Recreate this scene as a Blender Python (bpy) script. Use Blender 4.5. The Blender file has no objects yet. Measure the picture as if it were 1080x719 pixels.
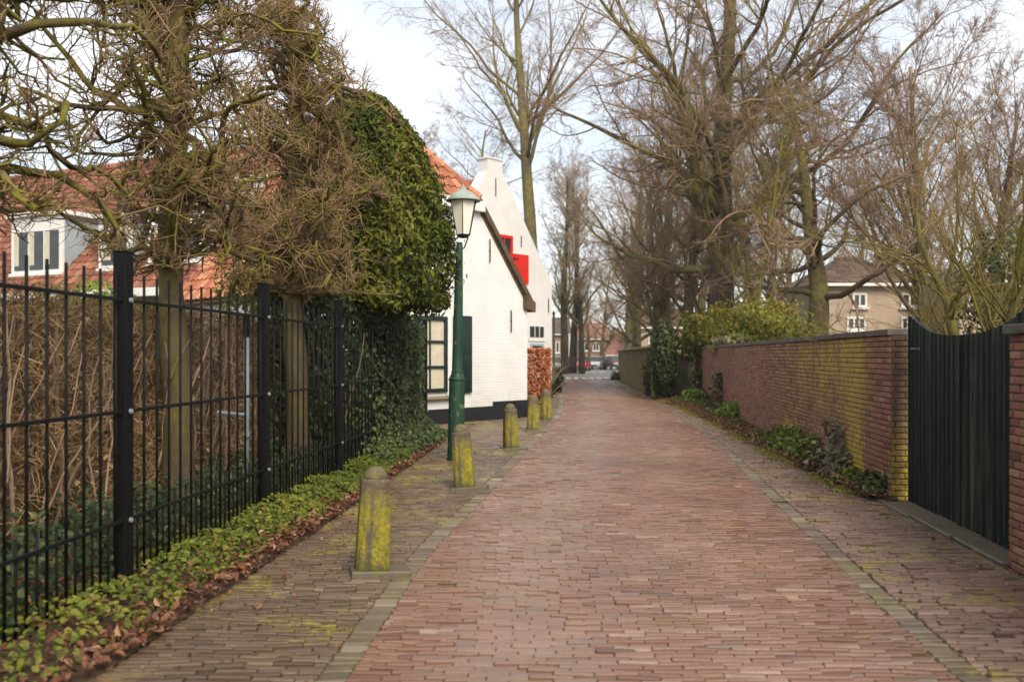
import bpy, math, random
import numpy as np
from mathutils import Vector, Matrix
RNG = np.random.default_rng(7)
S = bpy.context.scene
COL = S.collection
R = math.radians
F = 950.0; CH = 1.55                       # focal length in photo pixels, eye height

# ------------------------------------------------------------------ nodes
class G:
    def __init__(s, name, rough=0.7, spec=0.4):
        s.m = bpy.data.materials.new(name); s.m.use_nodes = True
        s.nt = s.m.node_tree; s.b = s.nt.nodes['Principled BSDF']
        s.b.inputs['Roughness'].default_value = rough
        s.b.inputs['Specular IOR Level'].default_value = spec
    def n(s, t, **k):
        x = s.nt.nodes.new(t)
        for a, v in k.items(): setattr(x, a, v)
        return x
    def put(s, sock, v):
        if isinstance(v, bpy.types.NodeSocket): s.nt.links.new(v, sock)
        elif isinstance(v, (tuple, list)) and len(v) == 3 and sock.type == 'RGBA': sock.default_value = (*v, 1)
        else: sock.default_value = v
    def set(s, name, v): s.put(s.b.inputs[name], v); return s
    def co(s): return s.n('ShaderNodeTexCoord').outputs['Object']
    def scale(s, vec, sc):
        x = s.n('ShaderNodeMapping'); s.put(x.inputs['Vector'], vec); x.inputs['Scale'].default_value = sc
        return x.outputs[0]
    def noise(s, scale, detail=4, rough=0.55, vec=None, dist=0.0):
        x = s.n('ShaderNodeTexNoise'); s.put(x.inputs['Vector'], vec if vec is not None else s.co())
        x.inputs['Scale'].default_value = scale; x.inputs['Detail'].default_value = detail
        x.inputs['Roughness'].default_value = rough; x.inputs['Distortion'].default_value = dist
        return x.outputs['Fac']
    def vor(s, scale, vec=None, feature='F1'):
        x = s.n('ShaderNodeTexVoronoi', feature=feature); s.put(x.inputs['Vector'], vec if vec is not None else s.co())
        x.inputs['Scale'].default_value = scale
        return x.outputs['Distance']
    def ramp(s, fac, stops, interp='LINEAR'):
        x = s.n('ShaderNodeValToRGB'); e = x.color_ramp.elements; x.color_ramp.interpolation = interp
        while len(e) < len(stops): e.new(0.5)
        for el, (p, c) in zip(e, stops):
            el.position = p; el.color = (*c, 1) if isinstance(c, tuple) else (c, c, c, 1)
        s.put(x.inputs[0], fac); return x.outputs[0]
    def mix(s, fac, a, b, mode='MIX'):
        x = s.n('ShaderNodeMix', data_type='RGBA', blend_type=mode)
        s.put(x.inputs[0], fac); s.put(x.inputs[6], a); s.put(x.inputs[7], b); return x.outputs[2]
    def mth(s, op, a, b=0.0, clamp=False):
        x = s.n('ShaderNodeMath', operation=op, use_clamp=clamp); s.put(x.inputs[0], a); s.put(x.inputs[1], b); return x.outputs[0]
    def attr(s, name='rnd'): return s.n('ShaderNodeAttribute', attribute_name=name).outputs['Fac']
    def xyz(s, vec=None):
        x = s.n('ShaderNodeSeparateXYZ'); s.put(x.inputs[0], vec if vec is not None else s.co()); return x.outputs
    def bump(s, h, strength=0.4, dist=0.01):
        x = s.n('ShaderNodeBump'); x.inputs['Strength'].default_value = strength; x.inputs['Distance'].default_value = dist
        s.put(x.inputs['Height'], h); s.put(s.b.inputs['Normal'], x.outputs[0]); return s
    def sm(s, v, a, b):  # a > b gives a falling step
        if a > b: return s.mth('SUBTRACT', 1.0, s.sm(v, b, a))
        return s.sm_(v, a, b)
    def sm_(s, v, a, b):                       # smooth step a..b -> 0..1
        x = s.n('ShaderNodeMapRange', interpolation_type='SMOOTHSTEP'); s.put(x.inputs[0], v)
        x.inputs[1].default_value = a; x.inputs[2].default_value = b; return x.outputs[0]

def plain(name, col, rough=0.6, var=0.12, nscale=6, spec=0.4, bump=0.0, bs=60, metal=0.0):
    g = G(name, rough, spec)
    d = tuple(c * (1 - var) for c in col); l = tuple(min(1, c * (1 + var)) for c in col)
    g.set('Base Color', g.ramp(g.noise(nscale, 5, .6), [(0.3, d), (0.7, l)])); g.set('Metallic', metal)
    if bump: g.bump(g.noise(bs, 4), bump, 0.01)
    return g.m

M = {}
def brick_mat(name, stops, dirt, moss, mossamt, rough=(0.4, 0.7), big=0.5, dulled=None):
    g = G(name, .6, .7)
    c = g.ramp(g.attr(), stops)
    if dulled:  # paler, greyer tone mixed in along two lengthwise bands
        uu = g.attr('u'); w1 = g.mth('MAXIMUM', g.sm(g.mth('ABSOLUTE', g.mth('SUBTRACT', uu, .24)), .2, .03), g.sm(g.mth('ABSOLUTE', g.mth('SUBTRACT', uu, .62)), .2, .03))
        w1 = g.mth('ADD', g.mth('MULTIPLY', w1, .45), .2); c = g.mix(g.mth('MULTIPLY', w1, g.ramp(g.noise(.4, 4, .6), [(.35, .35), (.65, 1.0)])), c, dulled)
    n1 = g.noise(big, 4, .6)
    c = g.mix(g.ramp(n1, [(0.35, 0.0), (0.72, 0.65)]), c, dirt)
    n2 = g.noise(55, 4, .7); c = g.mix(g.ramp(n2, [(0.3, 0.35), (0.7, 0.0)]), c, dirt)
    mo = g.mth('MULTIPLY', g.ramp(g.noise(1.1, 5, .65), [(0.5, 0.0), (0.62, 1.0)]), g.ramp(g.noise(14, 3, .6), [(0.42, 0.0), (0.6, mossamt)]))
    c = g.mix(mo, c, moss)
    g.set('Base Color', c)
    g.set('Roughness', g.ramp(g.noise(0.9, 3), [(0.3, rough[0]), (0.7, rough[1])]))
    g.bump(g.noise(70, 5, .7), .4, .005)
    return g.m
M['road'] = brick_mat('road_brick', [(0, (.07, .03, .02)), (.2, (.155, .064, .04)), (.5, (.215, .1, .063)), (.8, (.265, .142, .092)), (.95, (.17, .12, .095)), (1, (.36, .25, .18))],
                      (.1, .056, .04), (.13, .11, .02), .3, (.09, .27), .45, dulled=(.3, .205, .155))
M['pave'] = brick_mat('pavement_brick', [(0, (.055, .032, .02)), (.4, (.11, .068, .042)), (.8, (.155, .105, .065)), (1, (.23, .165, .105))],
                      (.09, .06, .035), (.22, .2, .025), .9, (.26, .5), .5)
M['verge'] = brick_mat('verge_brick', [(0, (.1, .05, .04)), (.4, (.19, .105, .078)), (.8, (.25, .15, .11)), (1, (.33, .22, .165))],
                       (.12, .075, .05), (.22, .19, .03), .85, (.3, .55), .6)
M['gutter'] = brick_mat('gutter_stone', [(0, (.05, .038, .025)), (.35, (.12, .09, .058)), (.7, (.2, .155, .105)), (1, (.33, .27, .19))],
                      (.12, .085, .055), (.2, .18, .04), .7, (.3, .55))
g = G('joint_sand', .9, .2)
g.set('Base Color', g.mix(g.ramp(g.noise(1.3, 5, .6), [(0.45, 0.0), (0.65, .7)]), g.ramp(g.noise(30, 4), [(.3, (.07, .052, .038)), (.7, (.21, .16, .115))]), (.13, .13, .03)))
M['sand'] = g.m
g = G('soil', .95, .15)
g.set('Base Color', g.ramp(g.noise(7, 6, .7), [(.25, (.03, .021, .014)), (.55, (.075, .05, .032)), (.8, (.12, .085, .05))])); g.bump(g.noise(25, 5), .8, .04)
M['soil'] = g.m
g = G('ground_earth', .95, .15)
g.set('Base Color', g.mix(g.ramp(g.noise(.5, 5), [(.4, 0.), (.6, 1.)]), g.ramp(g.noise(5, 6, .7), [(.3, (.05, .036, .022)), (.7, (.12, .09, .055))]), (.06, .075, .022)))
M['earth'] = g.m
# wall brick with lichen
g = G('wall_brick', .75, .3)
c = g.ramp(g.attr(), [(0, (.13, .046, .027)), (.3, (.25, .1, .056)), (.7, (.34, .155, .088)), (1, (.43, .235, .14))])
c = g.mix(g.ramp(g.noise(.7, 4), [(.4, 0.), (.7, .5)]), c, (.2, .13, .1))
c = g.mix(g.ramp(g.noise(45, 4, .7), [(.35, .4), (.65, 0.)]), c, (.09, .045, .04))
u = g.attr('u'); v = g.attr('v')
uv = g.n('ShaderNodeCombineXYZ'); g.put(uv.inputs[0], u); g.put(uv.inputs[1], v)
st = g.noise(1.0, 5, .6, vec=g.scale(uv.outputs[0], (2.6, .35, 1)))          # vertical streaks
pt = g.noise(5.5, 5, .65, vec=uv.outputs[0])
top = g.mth('MULTIPLY', g.sm(v, .35, 1.5), g.mth('MULTIPLY', g.sm(u, .5, 1.1), g.sm(u, 7.5, 2.8)))
lf = g.mth('ADD', g.mth('MULTIPLY', g.sm(st, .34, .56), g.mth('MULTIPLY', top, g.sm(pt, .3, .56))), 0.0)
def blob(u0, v0, ru, rv):
    a = g.mth('DIVIDE', g.mth('SUBTRACT', u, u0), ru); b = g.mth('DIVIDE', g.mth('SUBTRACT', v, v0), rv)
    d = g.mth('SQRT', g.mth('ADD', g.mth('MULTIPLY', a, a), g.mth('MULTIPLY', b, b)))
    d = g.mth('ADD', d, g.mth('MULTIPLY', g.mth('SUBTRACT', pt, .5), 2.6))
    return g.sm(d, 1.05, .6)
lf = g.mth('MAXIMUM', lf, blob(1.35, .3, .42, .42)); lf = g.mth('MAXIMUM', lf, g.mth('MULTIPLY', blob(5.6, .22, 1.0, .3), .6))
lf = g.mth('MAXIMUM', lf, g.mth('MULTIPLY', blob(1.5, 1.0, .45, .9), .75))
lf = g.mth('MAXIMUM', lf, g.mth('MULTIPLY', g.sm(u, .04, -.02), g.mth('MULTIPLY', g.sm(v, 1.1, .15), g.ramp(pt, [(.35, .1), (.6, .85)]))))
lf = g.mth('MULTIPLY', lf, g.ramp(g.noise(26, 5, .7), [(.3, .3), (.55, 1.0)]))
lc = g.ramp(g.noise(12, 3), [(.3, (.36, .26, .025)), (.7, (.6, .45, .035))])
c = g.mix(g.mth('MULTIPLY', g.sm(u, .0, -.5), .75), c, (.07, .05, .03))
g.set('Base Color', g.mix(lf, c, lc)); g.bump(g.noise(70, 4, .7), .6, .006)
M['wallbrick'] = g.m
M['mortar'] = plain('wall_mortar', (.2, .15, .115), .9, .3, 8)
M['coping'] = plain('coping_stone', (.1, .085, .072), .8, .4, 5, bump=.5)
M['concrete'] = plain('old_concrete', (.24, .2, .14), .85, .35, 3, bump=.5, bs=40)
M['darkslab'] = brick_mat('dirty_slab', [(0, (.12, .09, .06)), (1, (.17, .13, .09))], (.06, .044, .03), (.13, .12, .03), .8, (.4, .7), 2.5)
g = G('mossy_concrete', .85, .25)
g.set('Base Color', g.mix(g.ramp(g.noise(2.2, 5, .65), [(.42, 0.), (.6, .85)]), g.ramp(g.noise(9, 5), [(.3, (.2, .155, .1)), (.7, (.38, .29, .19))]), (.26, .22, .055))); g.bump(g.noise(40, 4), .5, .01)
M['mossconc'] = g.m
g = G('bollard_stone', .85, .25)
z = g.xyz()[2]; nb = g.noise(9, 5, .65); ns = g.noise(1, 4, .6, vec=g.scale(g.co(), (16, 16, 2.2)))
base = g.ramp(g.noise(22, 5, .7), [(.3, (.07, .055, .04)), (.7, (.19, .15, .1))])
mz = g.mth('MULTIPLY', g.sm(z, .66, .42), g.sm(ns, .36, .56))
oi = g.n('ShaderNodeObjectInfo').outputs['Random']
mc = g.ramp(nb, [(.3, (.12, .12, .015)), (.5, (.32, .29, .015)), (.72, (.5, .41, .02))])
c = g.mix(g.mth('MULTIPLY', mz, g.ramp(g.noise(35, 5, .7), [(.34, .25), (.58, .97)])), base, mc)
c = g.mix(g.mth('MULTIPLY', g.sm(z, .16, .02), .75), c, (.055, .06, .02))
c = g.mix(g.mth('MULTIPLY', g.sm(z, .64, .70), g.ramp(g.noise(25, 3), [(.35, .1), (.6, .6)])), c, (.2, .19, .07))
g.set('Base Color', c); g.bump(g.noise(45, 6, .75), 1.0, .016)
M['bollard'] = g.m
def metal(name, col, rough, flake=None):
    g = G(name, rough, .2); c = g.ramp(g.noise(4, 5, .6), [(.3, tuple(x * .8 for x in col)), (.7, tuple(x * 1.2 for x in col))])
    if flake: c = g.mix(g.ramp(g.noise(7, 6, .7), [(.58, 0.), (.64, .8)]), c, flake)
    g.set('Base Color', c); g.set('Roughness', g.ramp(g.noise(20, 4), [(.3, rough - .1), (.7, rough + .15)])); return g.m
M['black'] = metal('black_steel', (.0025, .003, .0032), .6)
M['rail'] = metal('dark_rail_steel', (.006, .0065, .007), .55)
M['galv'] = metal('galvanised_steel', (.22, .26, .29), .45)
M['lampgreen'] = metal('lamp_green_paint', (.019, .054, .036), .4, (.17, .17, .07))
M['capgreen'] = metal('lamp_cap_paint', (.29, .34, .31), .5, (.2, .21, .14))
M['gate'] = None
g = G('gate_paint', .55, .22)
s1 = g.noise(1, 5, .6, vec=g.scale(g.co(), (14, 14, .7)))
c = g.ramp(s1, [(.38, (.004, .011, .008)), (.55, (.012, .022, .015)), (.72, (.075, .085, .05))])
g.set('Base Color', c); g.set('Roughness', g.ramp(g.noise(8, 4), [(.3, .5), (.7, .7)])); g.bump(s1, .3, .004); M['gate'] = g.m
# white render over brick courses
g = G('white_painted_brick', .65, .3)
bt = g.n('ShaderNodeTexBrick'); gu = g.attr('u'); gv = g.attr('v'); cb = g.n('ShaderNodeCombineXYZ'); g.put(cb.inputs[0], gu); g.put(cb.inputs[1], gv)
g.put(bt.inputs['Vector'], cb.outputs[0]); bt.inputs['Scale'].default_value = 1; bt.inputs['Brick Width'].default_value = .22; bt.inputs['Row Height'].default_value = .065
bt.inputs['Mortar Size'].default_value = .007; bt.inputs['Mortar Smooth'].default_value = .6
for k in ('Color1', 'Color2'): bt.inputs[k].default_value = (1, 1, 1, 1)
bt.inputs['Mortar'].default_value = (0, 0, 0, 1)
c = g.ramp(g.noise(1.6, 5, .6), [(.3, (.68, .665, .64)), (.7, (.76, .755, .74))])
c = g.mix(g.mth('MULTIPLY', g.sm(gv, 1.1, .2), g.ramp(g.noise(4, 5, .7), [(.4, 0.), (.7, .45)])), c, (.5, .47, .36))
g.set('Base Color', c)
hb = g.mth('ADD', bt.outputs['Color'], g.mth('MULTIPLY', g.noise(14, 4), 1.0)); g.bump(hb, .5, .011)
M['whitewall'] = g.m
M['plinth'] = plain('tarred_plinth', (.012, .013, .015), .6, .3, 4, bump=.4)
M['white'] = plain('white_paint', (.74, .73, .70), .5, .06, 3)
M['greencol'] = plain('dark_green_paint', (.009, .022, .02), .35, .25, 3)
M['red'] = plain('red_paint', (.62, .022, .014), .4, .15, 3)
M['curtain'] = plain('cream_curtain', (.55, .5, .38), .8, .12, 5)
M['glass'] = plain('dark_window_glass', (.035, .04, .045), .08, .3, 2, spec=.6)
g = G('milk_glass', .3, .5); g.set('Base Color', (.85, .81, .7)); g.set('Subsurface Weight', .2); M['milk'] = g.m
M['cheek'] = plain('grey_blue_cladding', (.33, .39, .42), .6, .12, 2)
M['iron'] = plain('wrought_iron', (.02, .02, .022), .6, .2)
M['verge_tile'] = plain('weathered_verge_tile', (.1, .065, .035), .85, .5, 5, bump=.6)
def rooft(name, cols, moss=(.11, .1, .03), amt=.5):
    g = G(name, .75, .3); c = g.ramp(g.attr(), cols)
    c = g.mix(g.ramp(g.noise(1.7, 5, .65), [(.5, 0.), (.7, amt)]), c, moss); c = g.mix(g.ramp(g.noise(25, 4), [(.35, .4), (.6, 0.)]), c, (.12, .05, .035))
    g.set('Base Color', c); g.bump(g.noise(40, 3), .4, .01); return g.m
M['tile'] = rooft('orange_pantile', [(0, (.3, .095, .05)), (.5, (.47, .175, .09)), (1, (.58, .27, .15))], amt=.35)
M['tiler'] = rooft('red_pantile', [(0, (.13, .045, .03)), (.5, (.24, .08, .05)), (1, (.36, .16, .095))], amt=.55)
M['tiled'] = rooft('dark_tile', [(0, (.1, .07, .052)), (.5, (.15, .105, .08)), (1, (.2, .15, .115))], amt=.25)
M['tilep'] = rooft('pink_tile', [(0, (.32, .15, .11)), (.5, (.4, .2, .15)), (1, (.46, .25, .2))], amt=.2)
def facade(name, a, b):
    g = G(name, .8, .3); bt = g.n('ShaderNodeTexBrick'); gu = g.attr('u'); gv = g.attr('v'); cb = g.n('ShaderNodeCombineXYZ'); g.put(cb.inputs[0], gu); g.put(cb.inputs[1], gv)
    g.put(bt.inputs['Vector'], cb.outputs[0]); bt.inputs['Scale'].default_value = 1; bt.inputs['Brick Width'].default_value = .22; bt.inputs['Row Height'].default_value = .065; bt.inputs['Mortar Size'].default_value = .008
    bt.inputs['Color1'].default_value = (*a, 1); bt.inputs['Color2'].default_value = (*b, 1); bt.inputs['Mortar'].default_value = (.3, .27, .23, 1)
    g.set('Base Color', g.mix(g.ramp(g.noise(.8, 4), [(.4, 0.), (.7, .4)]), bt.outputs['Color'], tuple(x * .7 for x in a))); return g.m
M['tanbrick'] = facade('tan_brick', (.44, .32, .23), (.52, .39, .29))
M['orangebrick'] = facade('orange_brick', (.4, .22, .13), (.48, .28, .17))
def bark(name, thick, thin, moss, amt, lo=.01, hi=.06, nsc=2.0):
    g = G(name, .9, .2)
    rad = g.attr('rad')
    cthick = g.ramp(g.noise(6, 6, .7, vec=g.scale(g.co(), (1, 1, .35))), [(.3, tuple(x * .55 for x in thick)), (.7, tuple(x * 1.25 for x in thick))])
    ct = g.mix(g.attr(), tuple(x * .65 for x in thin), tuple(x * 1.3 for x in thin))
    c = g.mix(g.sm(rad, lo, hi), ct, cthick)
    mo = g.mth('MULTIPLY', g.ramp(g.noise(nsc, 5, .65), [(.4, 0.), (.58, amt)]), g.sm(rad, lo * .5, lo * 1.6))
    mo = g.mth('MULTIPLY', mo, g.sm(rad, .17, .07)) if name == 'lime_bark' else (g.mth('MULTIPLY', mo, g.sm(rad, .5, .18)) if name in ('beech_bark', 'reddish_bark') else mo)
    mcol = g.ramp(g.noise(9, 4), [(.3, tuple(x * .55 for x in moss)), (.7, tuple(x * 1.25 for x in moss))])
    g.set('Base Color', g.mix(mo, c, mcol)); g.bump(g.noise(18, 6, .7, vec=g.scale(g.co(), (1, 1, .3))), .9, .03); return g.m
M['bark_lime'] = bark('lime_bark', (.11, .08, .05), (.36, .225, .135), (.23, .21, .035), .95, .0035, .012, 3.5)
M['bark_beech'] = bark('beech_bark', (.075, .055, .04), (.32, .22, .14), (.25, .22, .06), .85, .02, .08, .9)
M['bark_grey'] = bark('grey_bark', (.14, .11, .07), (.34, .245, .155), (.23, .21, .06), .85, .02, .09, .8)
M['bark_red'] = bark('reddish_bark', (.09, .064, .048), (.33, .22, .15), (.18, .16, .055), .4, .02, .09, .8)
M['bark_green'] = bark('green_stem_bark', (.13, .115, .035), (.23, .17, .06), (.2, .175, .03), .9, .004, .02, 2)
M['bark_dark'] = bark('dark_bark', (.035, .028, .024), (.25, .18, .12), (.08, .075, .03), .6, .03, .1, .8)
def leafm(name, stops, rough=.45, trans=.25, spec=.4):
    g = G(name, rough, spec); c = g.ramp(g.attr(), stops); g.set('Base Color', c)
    t = g.n('ShaderNodeBsdfTranslucent'); g.put(t.inputs[0], c); mx = g.n('ShaderNodeMixShader'); mx.inputs[0].default_value = trans
    out = g.nt.nodes['Material Output']; g.nt.links.new(g.b.outputs[0], mx.inputs[1]); g.nt.links.new(t.outputs[0], mx.inputs[2]); g.nt.links.new(mx.outputs[0], out.inputs[0]); return g.m
M['holly'] = leafm('evergreen_leaf', [(0, (.03, .04, .006)), (.4, (.085, .105, .012)), (.75, (.185, .18, .022)), (1, (.34, .29, .07))], .55, .2, .2)
M['ivy'] = leafm('ivy_leaf', [(0, (.014, .028, .009)), (.55, (.042, .066, .018)), (.88, (.105, .125, .033)), (1, (.22, .24, .09))], .45, .14, .28)
M['ground_ivy'] = leafm('ground_cover_leaf', [(0, (.035, .055, .009)), (.5, (.115, .14, .018)), (.9, (.21, .215, .03)), (1, (.32, .26, .05))], .55, .25, .2)
M['shrub'] = leafm('yellow_green_leaf', [(0, (.04, .05, .008)), (.4, (.115, .125, .015)), (.8, (.22, .2, .025)), (1, (.32, .2, .045))], .6, .25, .2)
M['pale'] = leafm('pale_leaf', [(0, (.12, .12, .05)), (1, (.28, .26, .13))], .5, .25)
M['bright'] = leafm('bright_green_leaf', [(0, (.06, .1, .012)), (.6, (.16, .23, .03)), (1, (.27, .32, .06))], .5, .25, .25)
M['bronze'] = leafm('bronze_leaf', [(0, (.07, .075, .035)), (.6, (.17, .155, .085)), (1, (.28, .19, .13))], .5, .15)
M['litter'] = leafm('dead_leaf', [(0, (.06, .026, .016)), (.4, (.17, .07, .038)), (.8, (.28, .135, .07)), (1, (.44, .28, .16))], .6, .2)
M['copper'] = leafm('copper_beech_leaf', [(0, (.28, .085, .03)), (.5, (.56, .2, .085)), (1, (.7, .36, .18))], .55, .3)
M['drytwig'] = leafm('dry_hedge_twig', [(0, (.07, .042, .022)), (.5, (.27, .165, .078)), (1, (.56, .4, .21))], .7, .1, .1)
M['tyre'] = plain('tyre_rubber', (.015, .015, .015), .8)
M['silver'] = plain('silver_car_paint', (.6, .6, .6), .25, .03, spec=.6, metal=.3)
M['darkcar'] = plain('dark_car_paint', (.03, .033, .04), .2, .05, spec=.6)
M['redcar'] = plain('red_car_paint', (.5, .03, .025), .25, .05, spec=.6)
M['headlight'] = plain('headlight_lens', (.7, .7, .68), .1, .02, spec=.7)
M['marking'] = plain('road_marking_paint', (.72, .72, .7), .6, .12, 9)
M['asphalt'] = plain('asphalt', (.165, .145, .125), .5, .25, 20, bump=.4)

# ------------------------------------------------------------------ mesh builder
def nrm(a): return a / np.maximum(np.linalg.norm(a, axis=-1, keepdims=True), 1e-9)
class MB:
    def __init__(s): s.v = []; s.a = {}; s.f = []; s.n = 0
    def add(s, V_, faces, mi=0, **attrs):
        v = np.asarray(V_, float).reshape(-1, 3); k = len(v); s.v.append(v)
        for nm in ('rnd', 'rad', 'u', 'v'):
            x = attrs.get(nm)
            s.a.setdefault(nm, []).append(np.full(k, .5 if nm == 'rnd' else 0.) if x is None else np.broadcast_to(np.asarray(x, float), (k,)))
        for f in faces: s.f.append((np.asarray(f, np.int64) + s.n, mi))
        s.n += k
    def build(s, name, mats, parent=None, smooth=False, bevel=0.0):
        V = np.concatenate(s.v); o0 = ORG.get(parent.name, np.zeros(3)) if parent else np.zeros(3)
        V = V - o0
        me = bpy.data.meshes.new(name)
        L = np.concatenate([f.ravel() for f, _ in s.f]); cnt = np.concatenate([np.full(len(f), f.shape[1]) for f, _ in s.f])
        mi = np.concatenate([np.full(len(f), m) for f, m in s.f])
        me.vertices.add(len(V)); me.vertices.foreach_set('co', V.ravel())
        me.loops.add(len(L)); me.loops.foreach_set('vertex_index', L.astype(np.int32))
        me.polygons.add(len(cnt)); me.polygons.foreach_set('loop_start', (np.cumsum(cnt) - cnt).astype(np.int32))
        me.polygons.foreach_set('material_index', mi.astype(np.int32))
        me.polygons.foreach_set('use_smooth', np.full(len(cnt), smooth))
        for nm, ar in s.a.items():
            at = me.attributes.new(nm, 'FLOAT', 'POINT'); at.data.foreach_set('value', np.concatenate(ar).astype(np.float32))
        me.update(calc_edges=True); me.validate()
        for m in (mats if isinstance(mats, (list, tuple)) else [mats]): me.materials.append(m)
        o = bpy.data.objects.new(name, me); COL.objects.link(o); ORG[o.name] = o0
        if parent: o.parent = parent
        if bevel:
            b = o.modifiers.new('bevel', 'BEVEL'); b.width = bevel; b.segments = 2; b.limit_method = 'ANGLE'
        return o
    # shapes
    def hexa(s, p, mi=0, rnd=.5):
        s.add(p, [np.array([[0, 3, 2, 1], [4, 5, 6, 7], [0, 1, 5, 4], [1, 2, 6, 5], [2, 3, 7, 6], [3, 0, 4, 7]])], mi, rnd=rnd)
    def box(s, x0, x1, y0, y1, z0, z1, mi=0, fr=None, rnd=.5):
        p = [(x0, y0, z0), (x1, y0, z0), (x1, y1, z0), (x0, y1, z0), (x0, y0, z1), (x1, y0, z1), (x1, y1, z1), (x0, y1, z1)]
        if fr: p = [fr(*q) for q in p]
        s.hexa(p, mi, rnd)
    def prism(s, poly, ext, mi=0, uvs=None):           # poly: 3D outline, ext: extrusion vector
        p = np.array(poly, float); k = len(p); e = np.array(ext, float)
        q = np.concatenate([p, p + e]); i = np.arange(k); j = (i + 1) % k
        kw = {}
        if uvs is not None: kw = dict(u=np.tile([a for a, b in uvs], 2), v=np.tile([b for a, b in uvs], 2))
        s.add(q, [i[None, ::-1], (i + k)[None], np.stack([i, j, j + k, i + k], 1)], mi, **kw)
    def lathe(s, prof, c, sides=12, mi=0, rot=0, lean=(0, 0)):
        a = np.arange(sides) * 2 * math.pi / sides + rot
        ring = np.stack([np.cos(a), np.sin(a)], 1); V = []
        for r, z in prof: V.append(np.column_stack([c[0] + r * ring[:, 0] + lean[0] * z, c[1] + r * ring[:, 1] + lean[1] * z, np.full(sides, c[2] + z)]))
        n = len(prof); i = np.arange(sides); j = (i + 1) % sides
        fs = [np.stack([i + k * sides, j + k * sides, j + (k + 1) * sides, i + (k + 1) * sides], 1) for k in range(n - 1)]
        s.add(np.concatenate(V), fs + [i[None, ::-1], (i + (n - 1) * sides)[None]], mi)
    def tubes(s, P, rad, sides=4, mi=0, rnd=None):      # P (B,n,3), rad (B,n)
        P = np.asarray(P, float); rad = np.asarray(rad, float)
        B, n, _ = P.shape
        if B == 0: return
        T = np.empty_like(P); T[:, 1:-1] = P[:, 2:] - P[:, :-2]; T[:, 0] = P[:, 1] - P[:, 0]; T[:, -1] = P[:, -1] - P[:, -2]; T = nrm(T)
        D = nrm(P[:, -1] - P[:, 0]); ax = np.zeros((B, 3)); ax[np.arange(B), np.argmin(np.abs(D), 1)] = 1
        U = nrm(np.cross(T, ax[:, None, :])); W = np.cross(T, U)
        a = np.arange(sides) * 2 * math.pi / sides
        V = P[:, :, None, :] + rad[:, :, None, None] * (U[:, :, None, :] * np.cos(a)[:, None] + W[:, :, None, :] * np.sin(a)[:, None])
        base = (np.arange(B) * n * sides)[:, None, None]; k = (np.arange(n - 1) * sides)[None, :, None]; i = np.arange(sides)[None, None, :]; j = (i + 1) % sides
        f = np.stack(np.broadcast_arrays(base + k + i, base + k + j, base + k + sides + j, base + k + sides + i), -1).reshape(-1, 4)
        if rnd is None: rnd = RNG.random(B)
        s.add(V.reshape(-1, 3), [f], mi, rnd=np.repeat(rnd, n * sides), rad=np.repeat(rad.ravel(), sides))
        caps = np.arange(sides)[None, :] + (np.arange(B) * n * sides)[:, None]
        s.f.append((caps[:, ::-1] + s.n - B * n * sides, mi)); s.f.append((caps + (n - 1) * sides + s.n - B * n * sides, mi))
    def tube(s, pts, r, sides=8, mi=0):
        p = np.array(pts, float)[None]; r = np.broadcast_to(np.asarray(r, float), (1, p.shape[1])); s.tubes(p, r, sides, mi)
    def leaves(s, P, Nn, size, asp=.55, mi=0, fold=.25, rnd=None, droop=None, rng=RNG):
        B = len(P); Nn = nrm(np.asarray(Nn, float)); t = rng.normal(size=(B, 3))
        if droop is not None: t = t * .6 + np.asarray(droop)
        t = nrm(t - (t * Nn).sum(1, keepdims=True) * Nn); w = np.cross(Nn, t); L = np.broadcast_to(size, (B,))[:, None]
        q = lambda a, b, c: P + t * L * a + w * L * asp * b + Nn * L * c
        V = np.stack([q(-.5, 0, 0), q(-.2, .42, fold * .3), q(.15, .38, fold * .3), q(.5, 0, -.08), q(.15, -.38, fold * .3), q(-.2, -.42, fold * .3), q(.05, 0, 0)], 1)
        b = (np.arange(B) * 7)[:, None]
        s.add(V.reshape(-1, 3), [np.concatenate([b + np.array([[0, 6, 2, 1]]), b + np.array([[0, 5, 4, 6]])]), np.concatenate([b + np.array([[6, 3, 2]]), b + np.array([[6, 4, 3]])])], mi,
              rnd=np.repeat(rng.random(B) if rnd is None else rnd, 7))
ORG = {}
def tag(o, label=None, cat=None, group=None, kind=None):
    if label: o['label'] = label
    if cat: o['category'] = cat
    if group: o['group'] = group
    if kind: o['kind'] = kind
    return o
def thing(name, loc, label, cat, group=None, rz=0):
    o = bpy.data.objects.new(name, None); COL.objects.link(o); o.location = loc; o.empty_display_size = .2
    ORG[o.name] = np.array(loc, float); return tag(o, label, cat, group)
def copy_tree(o, loc, rz, scale=1.0, label=None, group=None):
    r = o.copy(); COL.objects.link(r); r.location = loc; r.rotation_euler = (0, 0, rz); r.scale = (scale,) * 3 if not isinstance(scale, tuple) else scale
    if label: r['label'] = label
    if group: r['group'] = group
    for ch in list(o.children):
        c = ch.copy(); COL.objects.link(c); c.parent = r
        for gch in list(ch.children):
            d = gch.copy(); COL.objects.link(d); d.parent = c
    return r
def px(p, Y): return (p - 540) * Y / F
def zz(y, Y): return CH + (375 - y) * Y / F
def crv(pts): a = np.array(pts, float); return lambda y: np.interp(y, a[:, 0], a[:, 1])
def wob(x, y, sc=1.0, seed=0):
    r = np.random.default_rng(seed); o = 0
    for k in range(5):
        a = r.uniform(0, 6.28); f = sc * (1.0 + k * .8); o = o + np.sin((x * math.cos(a) + y * math.sin(a)) * f + r.uniform(0, 6.28)) / (1 + k * .6)
    return o / 2.2

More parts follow.
